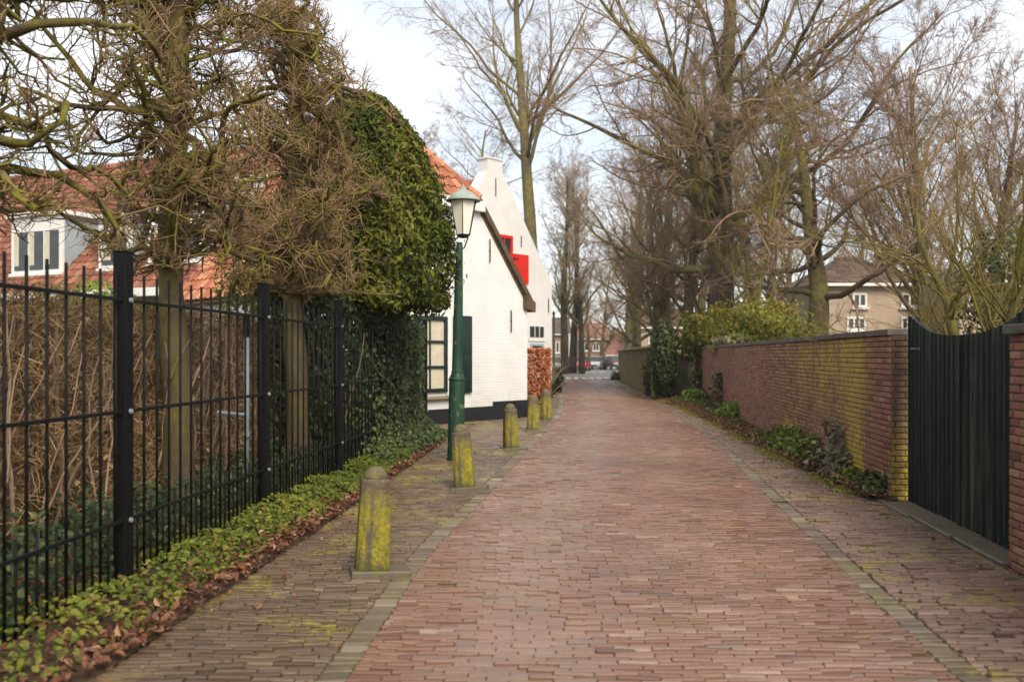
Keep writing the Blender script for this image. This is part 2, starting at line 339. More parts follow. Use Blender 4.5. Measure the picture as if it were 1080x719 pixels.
# ------------------------------------------------------------------ ground plan
gutL = crv([(1, -.99), (2, -.95), (4.28, -.86), (6.4, -.76), (7.36, -.68), (10.4, -.29), (14.9, .2), (18.4, .62), (21.65, 1.02), (26, 1.42), (32, 1.75), (40, 2.15), (60, 3.0), (64, 3.1)])
gutR = crv([(1, 1.85), (2, 1.98), (4.28, 2.21), (5.77, 2.37), (8.18, 2.67), (14.3, 3.46), (20.7, 4.2), (26.8, 4.62), (32, 4.9), (45, 5.6), (60, 6.6), (64, 6.85)])
bedL = crv([(1, -2.25), (4.28, -1.98), (7, -1.78), (14.3, -1.3), (15.8, -1.25), (16.4, -1.6), (16.8, -3.4), (17.4, -4.0), (22.3, .36), (22.4, .36), (22.7, -.1), (30, -.1), (31, .6), (32.5, 1.35), (34, 1.5), (40, 1.6), (60, 2.5), (64, 2.6)])
soilR = crv([(1, 3.1), (6.2, 3.45), (6.4, 3.49), (9.2, 3.8), (9.5, 3.76), (14.3, 4.05), (20.7, 4.6), (26.8, 4.95), (32, 5.02), (60, 6.85), (64, 7.1)])
def zroad(x, y):
    l, r = gutL(y), gutR(y); t = np.clip((x - l) / (r - l), -.6, 1.6)
    return .045 * (1 - (2 * t - 1) ** 2) * np.where((t > 0) & (t < 1), 1, 0) + .012 * wob(x, y, 1.1, 3) + np.where(t < 0, np.minimum(-t * .12, .03), 0) + np.where(t > 1, np.minimum((t - 1) * .12, .04), 0)
def brickfield(mb, xl, xr, y0, y1, pitch, blen, warp=.02, gap=.004, jit=.0035, hole=0.0, rng=RNG, bond=True):
    ys = np.arange(y0, y1, pitch); X0 = []; X1 = []; YY = []
    for k, y in enumerate(ys):
        a, b = float(xl(y)), float(xr(y))
        if b - a < .05: continue
        off = (k % 2) * .5 * blen * bond + rng.uniform(-.03, .03)
        st = np.arange(math.floor(a / blen) * blen - off, b + blen, blen) if bond else np.array([a])
        st = st + rng.uniform(-.006, .006, len(st)) if bond else st
        en = np.append(st[1:], st[-1] + blen) if bond else np.array([b])
        st2 = np.maximum(st, a); en2 = np.minimum(en, b); ok = en2 - st2 > .035
        X0.append(st2[ok]); X1.append(en2[ok]); YY.append(np.full(ok.sum(), y))
    X0 = np.concatenate(X0); X1 = np.concatenate(X1); YY = np.concatenate(YY); B = len(X0)
    keep = rng.random(B) > hole; X0, X1, YY = X0[keep], X1[keep], YY[keep]; B = len(X0)
    gx = gap * .3 + rng.uniform(0, .0008, B); gy = gap * .6 + rng.uniform(0, .0028, B) + .0028 * np.clip(wob(X0 * 1.3, YY * 1.3, 1.6, 21) - .15, 0, 1.2)
    x0, x1, ya, yb = X0 + gx, X1 - gx, YY + gy, YY + pitch - gy
    cx = np.stack([x0, x1, x1, x0], 1); cy = np.stack([ya, ya, yb, yb], 1)
    ch = np.array([.004, .009]); ix = np.stack([x0 + ch[0], x1 - ch[0], x1 - ch[0], x0 + ch[0]], 1); iy = np.stack([ya + ch[1], ya + ch[1], yb - ch[1], yb - ch[1]], 1)
    rot = rng.normal(0, .012, B)[:, None]; mx = ((x0 + x1) / 2)[:, None]; my = ((ya + yb) / 2)[:, None]
    def wr(ax, ay, dz):
        ay2 = ay + (ax - mx) * rot; ax2 = ax - (ay - my) * rot
        z = zroad(mx, my) + hz + tx * (ax - mx) + ty * (ay - my) + dz
        return np.stack([ax2, ay2 + warp * wob(mx + (ax - mx) * 0.3, my, 1.3, 5) + .012 * wob(ax, my, 4.1, 15), z], -1)
    hz = rng.normal(0, jit, B)[:, None]; tx = rng.normal(0, .022, B)[:, None]; ty = rng.normal(0, .09, B)[:, None]
    V = np.concatenate([wr(cx, cy, -.05), wr(cx, cy, -.008), wr(ix, iy, 0)], 1)
    b = (np.arange(B) * 12)[:, None]; q = []
    for l in (0, 4):
        for i in range(4): j = (i + 1) % 4; q.append(b + np.array([[l + i, l + j, l + 4 + j, l + 4 + i]]))
    q.append(b + np.array([[8, 9, 10, 11]]))
    r = np.clip(rng.normal(.5, .24, B) + .14 * wob(X0, YY, .9, 11), 0, 1)
    ta = (X0 - np.array([float(xl(y)) for y in YY])) / np.maximum(np.array([float(xr(y) - xl(y)) for y in YY]), .1)
    mb.add(V.reshape(-1, 3), [np.concatenate(q)], 0, rnd=np.repeat(r, 12), u=np.repeat(ta, 12))
def sheet(mb, xl, xr, y0, y1, dz, mi, step=.5, nx=10):
    ys = np.arange(y0, y1 + step, step); t = np.linspace(0, 1, nx); X = np.stack([xl(y) + (xr(y) - xl(y)) * t for y in ys]); Y = np.repeat(ys[:, None], nx, 1)
    V = np.stack([X, Y, zroad(X, Y) + dz], -1).reshape(-1, 3); i = np.arange(len(ys) - 1)[:, None] * nx + np.arange(nx - 1)[None]
    mb.add(V, [np.stack([i, i + 1, i + nx + 1, i + nx], -1).reshape(-1, 4)], mi)

# ground to the horizon
mb = MB(); mb.add([(-900, -60, -.05), (900, -60, -.05), (900, 1800, -.05), (-900, 1800, -.05)], [np.array([[0, 1, 2, 3]])])
tag(mb.build('ground', M['earth']), kind='structure')
gw = .074
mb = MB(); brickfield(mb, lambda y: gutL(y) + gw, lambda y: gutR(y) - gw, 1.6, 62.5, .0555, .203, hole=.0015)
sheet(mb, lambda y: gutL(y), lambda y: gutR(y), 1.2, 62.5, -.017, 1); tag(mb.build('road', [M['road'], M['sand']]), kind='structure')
mb = MB()
brickfield(mb, lambda y: gutL(y) - gw, lambda y: gutL(y) + gw, 1.6, 62, .112, .3, warp=.004, bond=False, jit=.004, gap=.005)
brickfield(mb, lambda y: gutR(y) - gw * .95, lambda y: gutR(y) + gw * .95, 1.6, 62, .078, .3, warp=.004, bond=False, jit=.004, gap=.005)
sheet(mb, lambda y: gutL(y) - gw, lambda y: gutL(y) + gw, 1.2, 62, -.014, 1, nx=3); sheet(mb, lambda y: gutR(y) - gw, lambda y: gutR(y) + gw, 1.2, 62, -.014, 1, nx=3)
tag(mb.build('gutter', [M['gutter'], M['sand']]), kind='structure')
mb = MB(); brickfield(mb, lambda y: bedL(y), lambda y: gutL(y) - gw, 1.6, 62, .0555, .203, warp=.03, hole=.002)
sheet(mb, lambda y: bedL(y) - .05, lambda y: gutL(y) - gw, 1.2, 62, -.017, 1); tag(mb.build('pavement', [M['pave'], M['sand']]), kind='structure')
mb = MB(); brickfield(mb, lambda y: gutR(y) + gw, lambda y: soilR(y), 1.6, 62, .0555, .203, warp=.03, hole=.004, jit=.005)
sheet(mb, lambda y: gutR(y) + gw, lambda y: soilR(y) + .04, 1.2, 62, -.017, 1); tag(mb.build('verge_pavement', [M['verge'], M['sand']]), kind='structure')
# planting beds
wallx = lambda y: 4.0 + .116 * (y - 9.5)
fx = lambda y: -2.927 + .0758 * y
mb = MB()
ys = np.arange(1, 18, .3); t = np.linspace(0, 1, 14)
X = np.stack([np.interp(t, [0, 1], [-7.5, bedL(min(y, 16.2)) + .02]) for y in ys]); Y = np.repeat(ys[:, None], 14, 1)
Z = .03 + .05 * np.clip((bedL(np.minimum(Y, 16.2)) - X) / .3, 0, 1) + .02 * wob(X, Y, 4, 8)
i = np.arange(len(ys) - 1)[:, None] * 14 + np.arange(13)[None]
mb.add(np.stack([X, Y, Z], -1).reshape(-1, 3), [np.stack([i, i + 1, i + 15, i + 14], -1).reshape(-1, 4)])
ys = np.arange(9.3, 36, .3); t = np.linspace(0, 1, 6); X = np.stack([soilR(y) - .02 + (wallx(y) + .05 - soilR(y)) * t for y in ys]); Y = np.repeat(ys[:, None], 6, 1)
Z = .028 + .05 * np.clip((X - soilR(Y)) / .3, 0, 1) + .015 * wob(X, Y, 5, 9); i = np.arange(len(ys) - 1)[:, None] * 6 + np.arange(5)[None]
mb.add(np.stack([X, Y, Z], -1).reshape(-1, 3), [np.stack([i, i + 1, i + 7, i + 6], -1).reshape(-1, 4)])
tag(mb.build('soil', M['soil'], smooth=True), kind='structure')
# far square with asphalt and white dashes
mb = MB(); mb.add([(1.5, 62, 0), (8.5, 62, 0), (30, 78, 0), (60, 125, 0), (-60, 125, 0), (-30, 78, 0), (-6, 70, 0)], [np.array([[0, 1, 2, 3, 4, 5, 6]])])
tag(mb.build('far_road', M['asphalt']), kind='structure')
mb = MB()
for k, x in enumerate(np.arange(3.1, 6.5, .52)):
    y = 58.6 + .1 * k; mb.box(x, x + .24, y, y + 2.2, .03, .072)
for x in np.arange(4.3, 9, .8): mb.box(x, x + .5, 85, 86.6, .004, .008)
tag(mb.build('road_marking', M['marking']), kind='structure')

# ------------------------------------------------------------------ trees
def perp(d, rng):
    a = rng.normal(size=d.shape); return nrm(a - (a * d).sum(-1, keepdims=True) * d)
def grow(st, d, L, r, n, gn, trop, taper, rng, env=None):
    B = len(st); P = np.empty((B, n + 1, 3)); Q = np.empty((B, n + 1)); P[:, 0] = st; Q[:, 0] = r; d = d.copy(); ok = np.ones(B, bool)
    for i in range(n):
        d = nrm(d + rng.normal(0, gn, (B, 3)) + np.array([0, 0, trop])); nx = P[:, i] + d * (L / n)[:, None]
        if env is not None:
            ok &= env(nx) | (~env(P[:, i]) & (i < 1)); nx = np.where(ok[:, None], nx, P[:, i] + d * .004)
        P[:, i + 1] = nx; Q[:, i + 1] = r * (1 - (1 - taper) * (i + 1) / n)
    return P, Q
def kids(P, Q, L, k, f0, f1, a0, a1, lr, rr, rng, lshape=.5, flat=0.0):
    B, n1, _ = P.shape; idx = np.repeat(np.arange(B), k if np.ndim(k) else np.full(B, k)); N = len(idx)
    f = f0 + (f1 - f0) * rng.random(N); s = f * (n1 - 1); i = np.minimum(s.astype(int), n1 - 2); w = (s - i)[:, None]
    st = P[idx, i] * (1 - w) + P[idx, i + 1] * w; q = Q[idx, i] * (1 - w[:, 0]) + Q[idx, i + 1] * w[:, 0]
    d = nrm(P[idx, i + 1] - P[idx, i]); ang = np.radians(a0 + (a1 - a0) * rng.random(N))
    pp = perp(d, rng)
    if flat: pp = nrm(pp * np.array([1, 1, 1 - flat]))
    dd = nrm(d * np.cos(ang)[:, None] + pp * np.sin(ang)[:, None])
    ln = L[idx] * lr * (1 - lshape * f) * rng.uniform(.6, 1.25, N); return st, dd, ln, np.maximum(q * rr, .003), f
def tree_meshes(name, spec, rng, mat, loc, label, cat, group=None, trunk_mat=None, minr=.006, env=None):
    """spec: H, r, lean, trunk gnarl, then per level dicts"""
    t = thing(name, loc, label, cat, group)
    H = spec['H']; st = np.array([[0, 0, -.1]]) + np.array(loc); d = nrm(np.array([spec.get('lean', (0, 0, 1))], float))
    P, Q = grow(st, d, np.array([H]), np.array([spec['r']]), spec.get('tn', 16), spec.get('tg', .04), spec.get('tt', .05), spec.get('ttap', .12), rng)
    flare = spec.get('flare', .5); zf = np.arange(P.shape[1]) / (P.shape[1] - 1) * H
    Q = Q * (1 + flare * np.exp(-zf / (spec['r'] * 2.2)))[None]
    mt = MB(); mt.tubes(P, Q, 14); L = np.array([H]); mc = MB()
    for li, lv in enumerate(spec['lv']):
        st, d, ln, r, f = kids(P, Q, L, lv['k'], lv.get('f0', .2), lv.get('f1', 1.), lv['a'][0], lv['a'][1], lv['lr'], lv['rr'], rng, lv.get('ls', .5), lv.get('flat', 0))
        r = np.maximum(r, minr)
        P, Q = grow(st, d, ln, r, lv['n'], lv['g'], lv.get('t', 0), lv.get('tap', .25), rng, env)
        Q = np.maximum(Q, minr * .75); L = ln
        mc.tubes(P, Q, lv.get('s', 4))
    mt.build('trunk', trunk_mat or mat, t, smooth=True); mc.build('crown', mat, t, smooth=True)
    return t

BIG = dict(H=23, r=.56, tn=22, tg=.03, tt=.06, ttap=.1, flare=.5, lv=[
    dict(k=40, f0=.2, f1=.99, a=(45, 80), lr=.55, rr=.4, n=14, g=.15, t=.05, ls=.68, s=7, tap=.18),
    dict(k=13, f0=.15, f1=1., a=(25, 58), lr=.5, rr=.5, n=9, g=.17, t=.02, s=5),
    dict(k=9, f0=.12, f1=1., a=(25, 60), lr=.5, rr=.55, n=6, g=.19, t=.01, s=3),
    dict(k=8, f0=.1, f1=1., a=(25, 60), lr=.62, rr=.6, n=4, g=.2, t=.0, s=3)])
rg = np.random.default_rng
tree_meshes('beech_tree', BIG, rg(21), M['bark_beech'], (7.9, 34.5, -.05), 'huge bare beech with a thick dark trunk rising behind the shrubs on the wall', 'tree', 'bare trees', minr=.0065)
OAK = dict(H=11.5, r=.44, tn=14, tg=.06, tt=.05, ttap=.14, flare=.4, lv=[
    dict(k=28, f0=.25, f1=1., a=(45, 85), lr=.6, rr=.38, n=12, g=.2, t=.03, ls=.5, s=6),
    dict(k=10, f0=.15, f1=1., a=(30, 65), lr=.5, rr=.5, n=8, g=.22, t=.02, s=4),
    dict(k=9, f0=.1, f1=1., a=(25, 60), lr=.5, rr=.55, n=5, g=.22, s=3),
    dict(k=6, f0=.1, f1=1., a=(25, 60), lr=.6, rr=.6, n=3, g=.2, s=3)])
tree_meshes('oak_tree', OAK, rg(5), M['bark_red'], (px(864, 31), 31, -.05), 'spreading bare tree with a dark trunk beside the tan brick house gable', 'tree', 'bare trees', trunk_mat=M['bark_beech'], minr=.0065)
FAN = dict(H=11.5, r=.26, tn=12, tg=.05, tt=.05, ttap=.15, flare=.3, lv=[
    dict(k=30, f0=.18, f1=.98, a=(22, 50), lr=.62, rr=.42, n=10, g=.09, t=.05, ls=.55, s=5),
    dict(k=10, f0=.15, f1=1., a=(18, 42), lr=.5, rr=.5, n=7, g=.1, t=.035, s=4),
    dict(k=9, f0=.1, f1=1., a=(18, 42), lr=.55, rr=.55, n=5, g=.12, t=.02, s=3),
    dict(k=6, f0=.15, f1=1., a=(18, 42), lr=.5, rr=.65, n=3, g=.12, s=3)])
tree_meshes('fan_tree', FAN, rg(9), M['bark_red'], (px(978, 30), 30, -.05), 'reddish bare tree with a fan of fine upright twigs behind the green gate', 'tree', 'bare trees', minr=.006)
TALL = dict(H=24, r=.44, tn=16, tg=.02, tt=.06, ttap=.2, flare=.25, lv=[
    dict(k=26, f0=.47, f1=1., a=(25, 62), lr=.5, rr=.42, n=12, g=.1, t=.07, ls=.5, s=6, tap=.15),
    dict(k=9, f0=.18, f1=1., a=(22, 52), lr=.46, rr=.45, n=8, g=.13, t=.03, s=4),
    dict(k=7, f0=.12, f1=1., a=(22, 52), lr=.5, rr=.55, n=5, g=.15, t=.02, s=3),
    dict(k=6, f0=.1, f1=1., a=(22, 52), lr=.6, rr=.6, n=3, g=.15, t=.0, s=3)])
tree_meshes('fan_tree', dict(FAN, H=10.5), rg(19), M['bark_red'], (px(1052, 33), 33, -.05), 'reddish bare tree with upright twigs showing over the right gate leaf', 'tree', 'bare trees', minr=.006)
tree_meshes('poplar_tree', TALL, rg(14), M['bark_grey'], (px(565, 47), 47, -.05), 'tall bare tree with a straight mossy trunk standing directly behind the white stepped gable', 'tree', 'bare trees', minr=.008)
MID = dict(H=16, r=.34, tn=14, tg=.035, tt=.05, ttap=.15, flare=.3, lv=[
    dict(k=32, f0=.16, f1=1., a=(25, 65), lr=.46, rr=.42, n=9, g=.13, t=.05, ls=.5, s=4),
    dict(k=9, f0=.15, f1=1., a=(22, 55), lr=.5, rr=.5, n=6, g=.15, t=.03, s=3),
    dict(k=7, f0=.1, f1=1., a=(22, 55), lr=.5, rr=.55, n=4, g=.16, s=3),
    dict(k=4, f0=.1, f1=1., a=(22, 55), lr=.6, rr=.6, n=3, g=.16, s=3)])
m1 = tree_meshes('street_tree', MID, rg(31), M['bark_grey'], (0, 0, 0), 'bare tree', 'tree', 'bare trees', minr=.0065)
m2 = tree_meshes('street_tree', dict(MID, H=16), rg(32), M['bark_beech'], (0, 0, 0), 'bare tree', 'tree', 'bare trees', minr=.0065)
def placed(src, first, pxx, Y, rz, sc, label):
    loc = (px(pxx, Y), Y, -.05)
    if first: src.location = loc; src.rotation_euler = (0, 0, rz); src.scale = (sc,) * 3; src['label'] = label
    else: copy_tree(src, loc, rz, sc, label)
SPOTS = [  # px, Y, which, scale, label
    (690, 48, 1, 1.05, 'bare brown tree rising just behind the near end of the concrete fence'),
    (672, 60, 1, 1.0, 'bare dark trunked tree behind the middle of the concrete fence'),
    (662, 76, 0, .95, 'bare tree behind the far end of the concrete fence'),
    (735, 52, 0, 1.0, 'slim grey bare tree partly hidden by the huge beech trunk'),
    (722, 40, 1, .8, 'smaller bare tree between the concrete fence and the huge beech'),
    (800, 46, 0, .95, 'greenish bare tree between the huge beech and the spreading tree'),
    (835, 60, 1, .9, 'thin bare tree far behind the yellow green shrub mass on the wall'),
    (495, 66, 0, 1.12, 'bare tree whose crown shows over the orange roof of the white house'),
    (455, 72, 1, 1.1, 'bare tree showing between the clipped evergreen and the white house roof'),
    (1040, 62, 0, .95, 'pale bare tree far beyond the green gate and the tan house'),
    (634, 107, 1, .8, 'distant bare tree in front of the far orange houses'),
    (622, 111, 0, .6, 'small distant bare tree beside the silver car with lights on'),
    (700, 95, 0, 1.1, 'far bare tree filling the gap behind the concrete fence trees'),
    (692, 44, 1, .62, 'low brown bare tree leaning out over the start of the concrete fence'),
    (705, 43, 0, .68, 'low twiggy bare tree directly behind the ivy column'),
    (745, 38, 1, .6, 'low brown bare tree in front of the huge beech trunk'),
    (815, 38, 0, .62, 'low bare tree beside the slender sapling behind the wall shrubs'),
    (770, 64, 1, 1.05, 'bare tree far behind the huge beech'),
    (668, 96, 1, 1.1, 'far bare tree over the end of the concrete fence'),
    (935, 52, 0, .72, 'bare tree rising in front of the tan house corner'),
    (905, 75, 1, 1.0, 'bare tree standing behind the dark roof of the tan house'),
]
seen = set()
for k, (p, Y, w, sc, lab) in enumerate(SPOTS):
    src = (m1, m2)[w]; placed(src, w not in seen, p, Y, 1.3 * k, sc, lab); seen.add(w)
# three dark trunks at the far bend
DARK = dict(H=17, r=.37, tn=14, tg=.025, tt=.07, ttap=.2, flare=.15, lv=[
    dict(k=30, f0=.25, f1=1., a=(18, 50), lr=.42, rr=.42, n=8, g=.12, t=.05, ls=.5, s=4),
    dict(k=9, f0=.15, f1=1., a=(22, 50), lr=.5, rr=.5, n=5, g=.14, t=.04, s=3),
    dict(k=8, f0=.12, f1=1., a=(22, 52), lr=.5, rr=.6, n=4, g=.15, s=3),
    dict(k=5, f0=.15, f1=1., a=(22, 52), lr=.6, rr=.65, n=3, g=.15, s=3)])
d1 = tree_meshes('roadside_tree', DARK, rg(41), M['bark_grey'], (0, 0, 0), 'bare tree', 'tree', 'dark trunks at the road bend', trunk_mat=M['bark_dark'], minr=.0065)
placed(d1, True, 596, 77, 0, 1.0, 'dark thick trunk nearest the white house at the road bend')
placed(d1, False, 604, 79, 2.2, .98, 'middle one of three dark trunks at the road bend')
placed(d1, False, 613.5, 78, 4.0, .8, 'dark trunk beside the red car at the road bend')
# greenish shrubby tree behind the gate
WIL = dict(H=3.9, r=.085, tn=8, tg=.12, tt=.06, ttap=.3, flare=.2, lv=[
    dict(k=24, f0=.12, f1=1., a=(28, 72), lr=.72, rr=.4, n=10, g=.15, t=.05, ls=.4, s=5),
    dict(k=9, f0=.12, f1=1., a=(22, 60), lr=.5, rr=.5, n=7, g=.17, t=.04, s=4),
    dict(k=7, f0=.1, f1=1., a=(22, 60), lr=.55, rr=.6, n=5, g=.18, t=.02, s=3)])
tree_meshes('shrub_tree', WIL, rg(51), M['bark_green'], (px(1010, 12.5), 12.5, 0), 'yellow green leafless shrub tree spreading just behind the green gate', 'tree', 'bare trees', minr=.003)
tree_meshes('shrub_tree', dict(WIL, H=3.8, r=.065), rg(52), M['bark_green'], (px(1078, 10.5), 10.5, 0), 'mossy shrub tree with thick forked stems behind the brick gate pillar', 'tree', 'bare trees', minr=.003)
tree_meshes('sapling', dict(WIL, H=9, r=.1, lv=[dict(k=20, f0=.2, f1=1., a=(15, 35), lr=.5, rr=.6, n=8, g=.1, t=.06, ls=.5, s=4)] + WIL['lv'][1:]), rg(53), M['bark_green'], (px(797, 29), 29, 0), 'slender pale green sapling rising out of the shrub mass on the wall', 'tree', 'bare trees', minr=.006)

# pleached limes
def pleached(rng, loc, label, env, r=.14, top=6.4, first=2.45, nl=13, twig=1.0, ivy=0, group='pleached limes behind the fence', az=None, thick=1.0):
    t = thing('lime_tree', loc, label, 'tree', group); o = np.array(loc)
    zs = np.linspace(-.15, top, 18); P = np.stack([o[0] + .03 * np.sin(zs * 1.9), o[1] + .03 * np.cos(zs * 1.4), zs], 1)[None]
    Q = (r * (1 - .55 * np.clip((zs - .3) / top, 0, 1)) * (1 + .35 * np.exp(-np.maximum(zs, 0) / .25)) * (1 + .1 * np.sin(zs * 5)))[None]
    mt = MB(); mt.tubes(P, Q, 14); mc = MB()
    n = nl * 6; z0 = np.repeat(np.linspace(first, top, nl), 6) + rng.uniform(-.12, .12, n); a = rng.uniform(0, 6.28, n)
    st = np.stack([np.interp(z0, zs, P[0, :, 0]), np.interp(z0, zs, P[0, :, 1]), z0], 1); d = np.stack([np.cos(a), np.sin(a), rng.uniform(-.25, .35, n)], 1)
    L = rng.uniform(1.2, 2.1, n); P1, Q1 = grow(st, nrm(d), L, rng.uniform(.018, .038, n) * thick, 10, .44, .01, .4, rng, env); mc.tubes(P1, Q1 * (1 + .3 * rng.random(Q1.shape)), 6)
    st, d, ln, rr, f = kids(P1, Q1, L, int(15 * twig), .08, 1, 35, 88, .3, .5, rng, .25); P2, Q2 = grow(st, d, ln, np.clip(rr, .0085, .017), 5, .33, .06, .5, rng, env); mc.tubes(P2, Q2, 4)
    st, d, l3, rr, f = kids(P2, Q2, ln, int(7 * twig), .1, 1, 25, 75, .5, .5, rng, .3); P3, Q3 = grow(st, d, l3, np.clip(rr, .0034, .0058), 3, .2, .1, .65, rng, env); mc.tubes(P3, Q3, 3)
    mt.build('trunk', M['bark_lime'], t, smooth=True); mc.build('crown', M['bark_lime'], t, smooth=True)
    return t
def boxenv(cx, cy, hx, hy, z0, z1, p=4):
    def f(q):
        zc = (z0 + z1) / 2; return (np.abs((q[:, 0] - cx) / hx) ** p + np.abs((q[:, 1] - cy) / hy) ** p + np.abs((q[:, 2] - zc) / ((z1 - z0) / 2)) ** p) < 1
    return f
pleached(rg(61), (-3.22, 8.6, 0), 'clipped bare lime with wide mossy limbs, its trunk in front of the red roof', boxenv(-3.2, 8.6, 1.75, 1.8, 2.3, 6.8), r=.145, twig=1.15, thick=1.0)
pleached(rg(62), (-3.68, 6.0, 0), 'open bare lime whose thick mossy limbs reach in above the fence at the photo edge', boxenv(-3.6, 6.0, 1.65, 1.7, 2.35, 5.9), r=.15, nl=12, twig=1.0, thick=1.1)
def dome(cx, cy, hx, hy, z0, z1):
    def f(q):
        h = np.clip((q[:, 2] - z0) / (z1 - z0), -.01, 1.01); w = np.sqrt(np.clip(1 - np.clip((h - .2) / .8, 0, 1) ** 1.75, .0, 1)); w = np.minimum(w, .86 + .6 * h)
        return (h >= 0) & (h <= 1) & (((q[:, 0] - cx) / hx) ** 2 + ((q[:, 1] - cy) / hy) ** 2 < w ** 2)
    return f
pleached(rg(63), (-2.72, 11.3, 0), 'densely clipped lime with a domed mass of brown twigs beside the evergreen tree', dome(-2.72, 11.3, 1.58, 1.6, 2.3, 6.1), r=.15, nl=13, top=5.9, twig=1.35)
# clipped evergreen dome
rng = rg(71); C3 = np.array([-2.2, 13.25]); t = thing('evergreen_tree', (C3[0], C3[1], 0), 'dense clipped evergreen dome with glossy green leaves hiding part of the lamp post', 'tree')
mt = MB(); zs = np.linspace(-.1, 4.6, 10); mt.tubes(np.stack([np.full(10, C3[0]), np.full(10, C3[1]), zs], 1)[None], np.linspace(.13, .05, 10)[None], 10)
n = 900; z0 = rng.uniform(2.3, 4.5, n); a = rng.uniform(0, 6.28, n); st = np.stack([np.full(n, C3[0]), np.full(n, C3[1]), z0], 1)
P1, Q1 = grow(st, nrm(np.stack([np.cos(a), np.sin(a), rng.uniform(-.2, .5, n)], 1)), rng.uniform(.6, 1.3, n), np.full(n, .012), 5, .2, .02, .4, rng, dome(C3[0], C3[1], 1.4, 1.6, 2.3, 5.4))
mc = MB(); mc.tubes(P1, Q1, 4); n = 42000
zz0 = rng.random(n) ** .8; w = np.minimum(np.sqrt(np.clip(1 - np.clip((zz0 - .2) / .8, 0, 1) ** 1.35, 0, 1)), .9 + .5 * zz0); a = rng.uniform(0, 6.28, n)
dep = 1 - np.abs(rng.normal(0, .16, n)) + .04 * np.sin(a * 9 + zz0 * 14) + .03 * np.sin(a * 4 - zz0 * 30) + .03 * np.sin(a * 19 + zz0 * 23) + .2 * (rng.random(n) < .03) * rng.random(n)
under = rng.random(n) < .12; dep = np.where(under, rng.random(n) ** .5, dep); zz0 = np.where(under, rng.uniform(-.02, .06, n) + .015 * np.sin(a * 7) * dep - .035 * (rng.random(n) < .05), zz0); w = np.where(under, .92, w)
Pl = np.stack([C3[0] + 1.4 * w * dep * np.cos(a), C3[1] + 1.6 * w * dep * np.sin(a), 2.3 + 3.1 * zz0], 1)
Nn = np.stack([np.cos(a), np.sin(a), zz0 * 1.2 - .1], 1) + rng.normal(0, .65, (n, 3))
mc2 = MB(); mc2.leaves(Pl, Nn, rng.uniform(.06, .125, n), .46, rnd=np.clip(rng.beta(2, 2, n) * .8 + .2 * wob(Pl[:, 0] * 3, Pl[:, 2] * 3, 1, 4), 0, 1), droop=(0, 0, -.5))
tk = mt.build('trunk', M['bark_dark'], t, smooth=True); mc.build('limb', M['bark_dark'], tk, smooth=True); mc2.build('crown', M['holly'], t)

# brown hedge behind the fence
rng = rg(81); t = thing('dry_hedge', (-4.2, 8, 0), 'brown leafless beech hedge running behind the black fence', 'hedge')
hx0 = lambda y: fx(y) - 1.25
mb = MB(); n = 60000; y = rng.uniform(2.5, 15.5, n); x = hx0(y) - rng.random(n) ** 1.6 * .75; z = rng.uniform(.25, 2.02, n) + .04 * wob(y, x, 6, 2); x = x + .17 * wob(y * 1.2, z * 1.6, 2.2, 33)
P, Q = grow(np.stack([x, y, z], 1), nrm(rng.normal(0, 1, (n, 3)) * np.array([.8, .9, 1.1]) + np.array([.2, 0, .35])), rng.uniform(.08, .3, n), rng.uniform(.0018, .0042, n), 3, .2, .02, .6, rng)
P[:, :, 2] = np.minimum(P[:, :, 2], 2.1); mb.tubes(P, Q, 3); mb.build('twigs', M['drytwig'], t)
n = 280; y = np.linspace(2.5, 15.5, n) + rng.uniform(-.03, .03, n); st = np.stack([hx0(y) - rng.uniform(-.08, .5, n), y, np.zeros(n)], 1)
P, Q = grow(st, nrm(np.array([[0, 0, 1.]]) + rng.normal(0, .12, (n, 3))), np.full(n, 1.9), rng.uniform(.008, .018, n), 8, .12, .05, .4, rng); mb = MB(); mb.tubes(P, Q, 5); mb.build('stems', M['bark_red'], t)
n = 14000; y = rng.uniform(2.5, 15.5, n); x = hx0(y) - rng.random(n) ** 1.5 * .7; mb = MB(); mb.leaves(np.stack([x, y, rng.uniform(.15, 2.0, n)], 1), rng.normal(size=(n, 3)), rng.uniform(.035, .07, n), .55, rnd=rng.random(n)); mb.build('dead_leaves', M['drytwig'], t)
# ivy hedge on the fence end
rng = rg(82); t = thing('ivy_hedge', (-2, 13.5, 0), 'dark glossy ivy hedge climbing through the end of the black fence', 'hedge'); mb = MB(); n = 17000
y = rng.uniform(11.3, 16.7, n); bul = np.interp(y, [11.3, 13.2, 15, 16.7], [-.25, .1, .28, .05]); x = fx(y) + bul * (.6 + .4 * np.sin(y * 5)) - rng.random(n) ** 1.5 * .9
ztop = np.interp(y, [11.3, 12.3, 15.2, 16.7], [2.35, 2.4, 2.2, 2.0]); z = rng.random(n) * ztop + .08
x = x + .25 * np.clip(.6 - z, 0, 1) * rng.random(n) * 1.5
mb.leaves(np.stack([x, y, z], 1), np.array([[1, -.8, .35]]) + rng.normal(0, .6, (n, 3)), rng.uniform(.05, .1, n), .75, rnd=rng.beta(1.6, 2.2, n), droop=(0, 0, -.7)); mb.build('ivy_leaves', M['ivy'], t)
n = 5200; y = rng.uniform(12.2, 16.6, n); q = rng.random(n); lo = fx(y); hi = bedL(np.minimum(y, 15.6)) + np.interp(y, [12.2, 14.5, 16.6], [-.25, -.02, .1]); x = lo + (hi - lo) * q
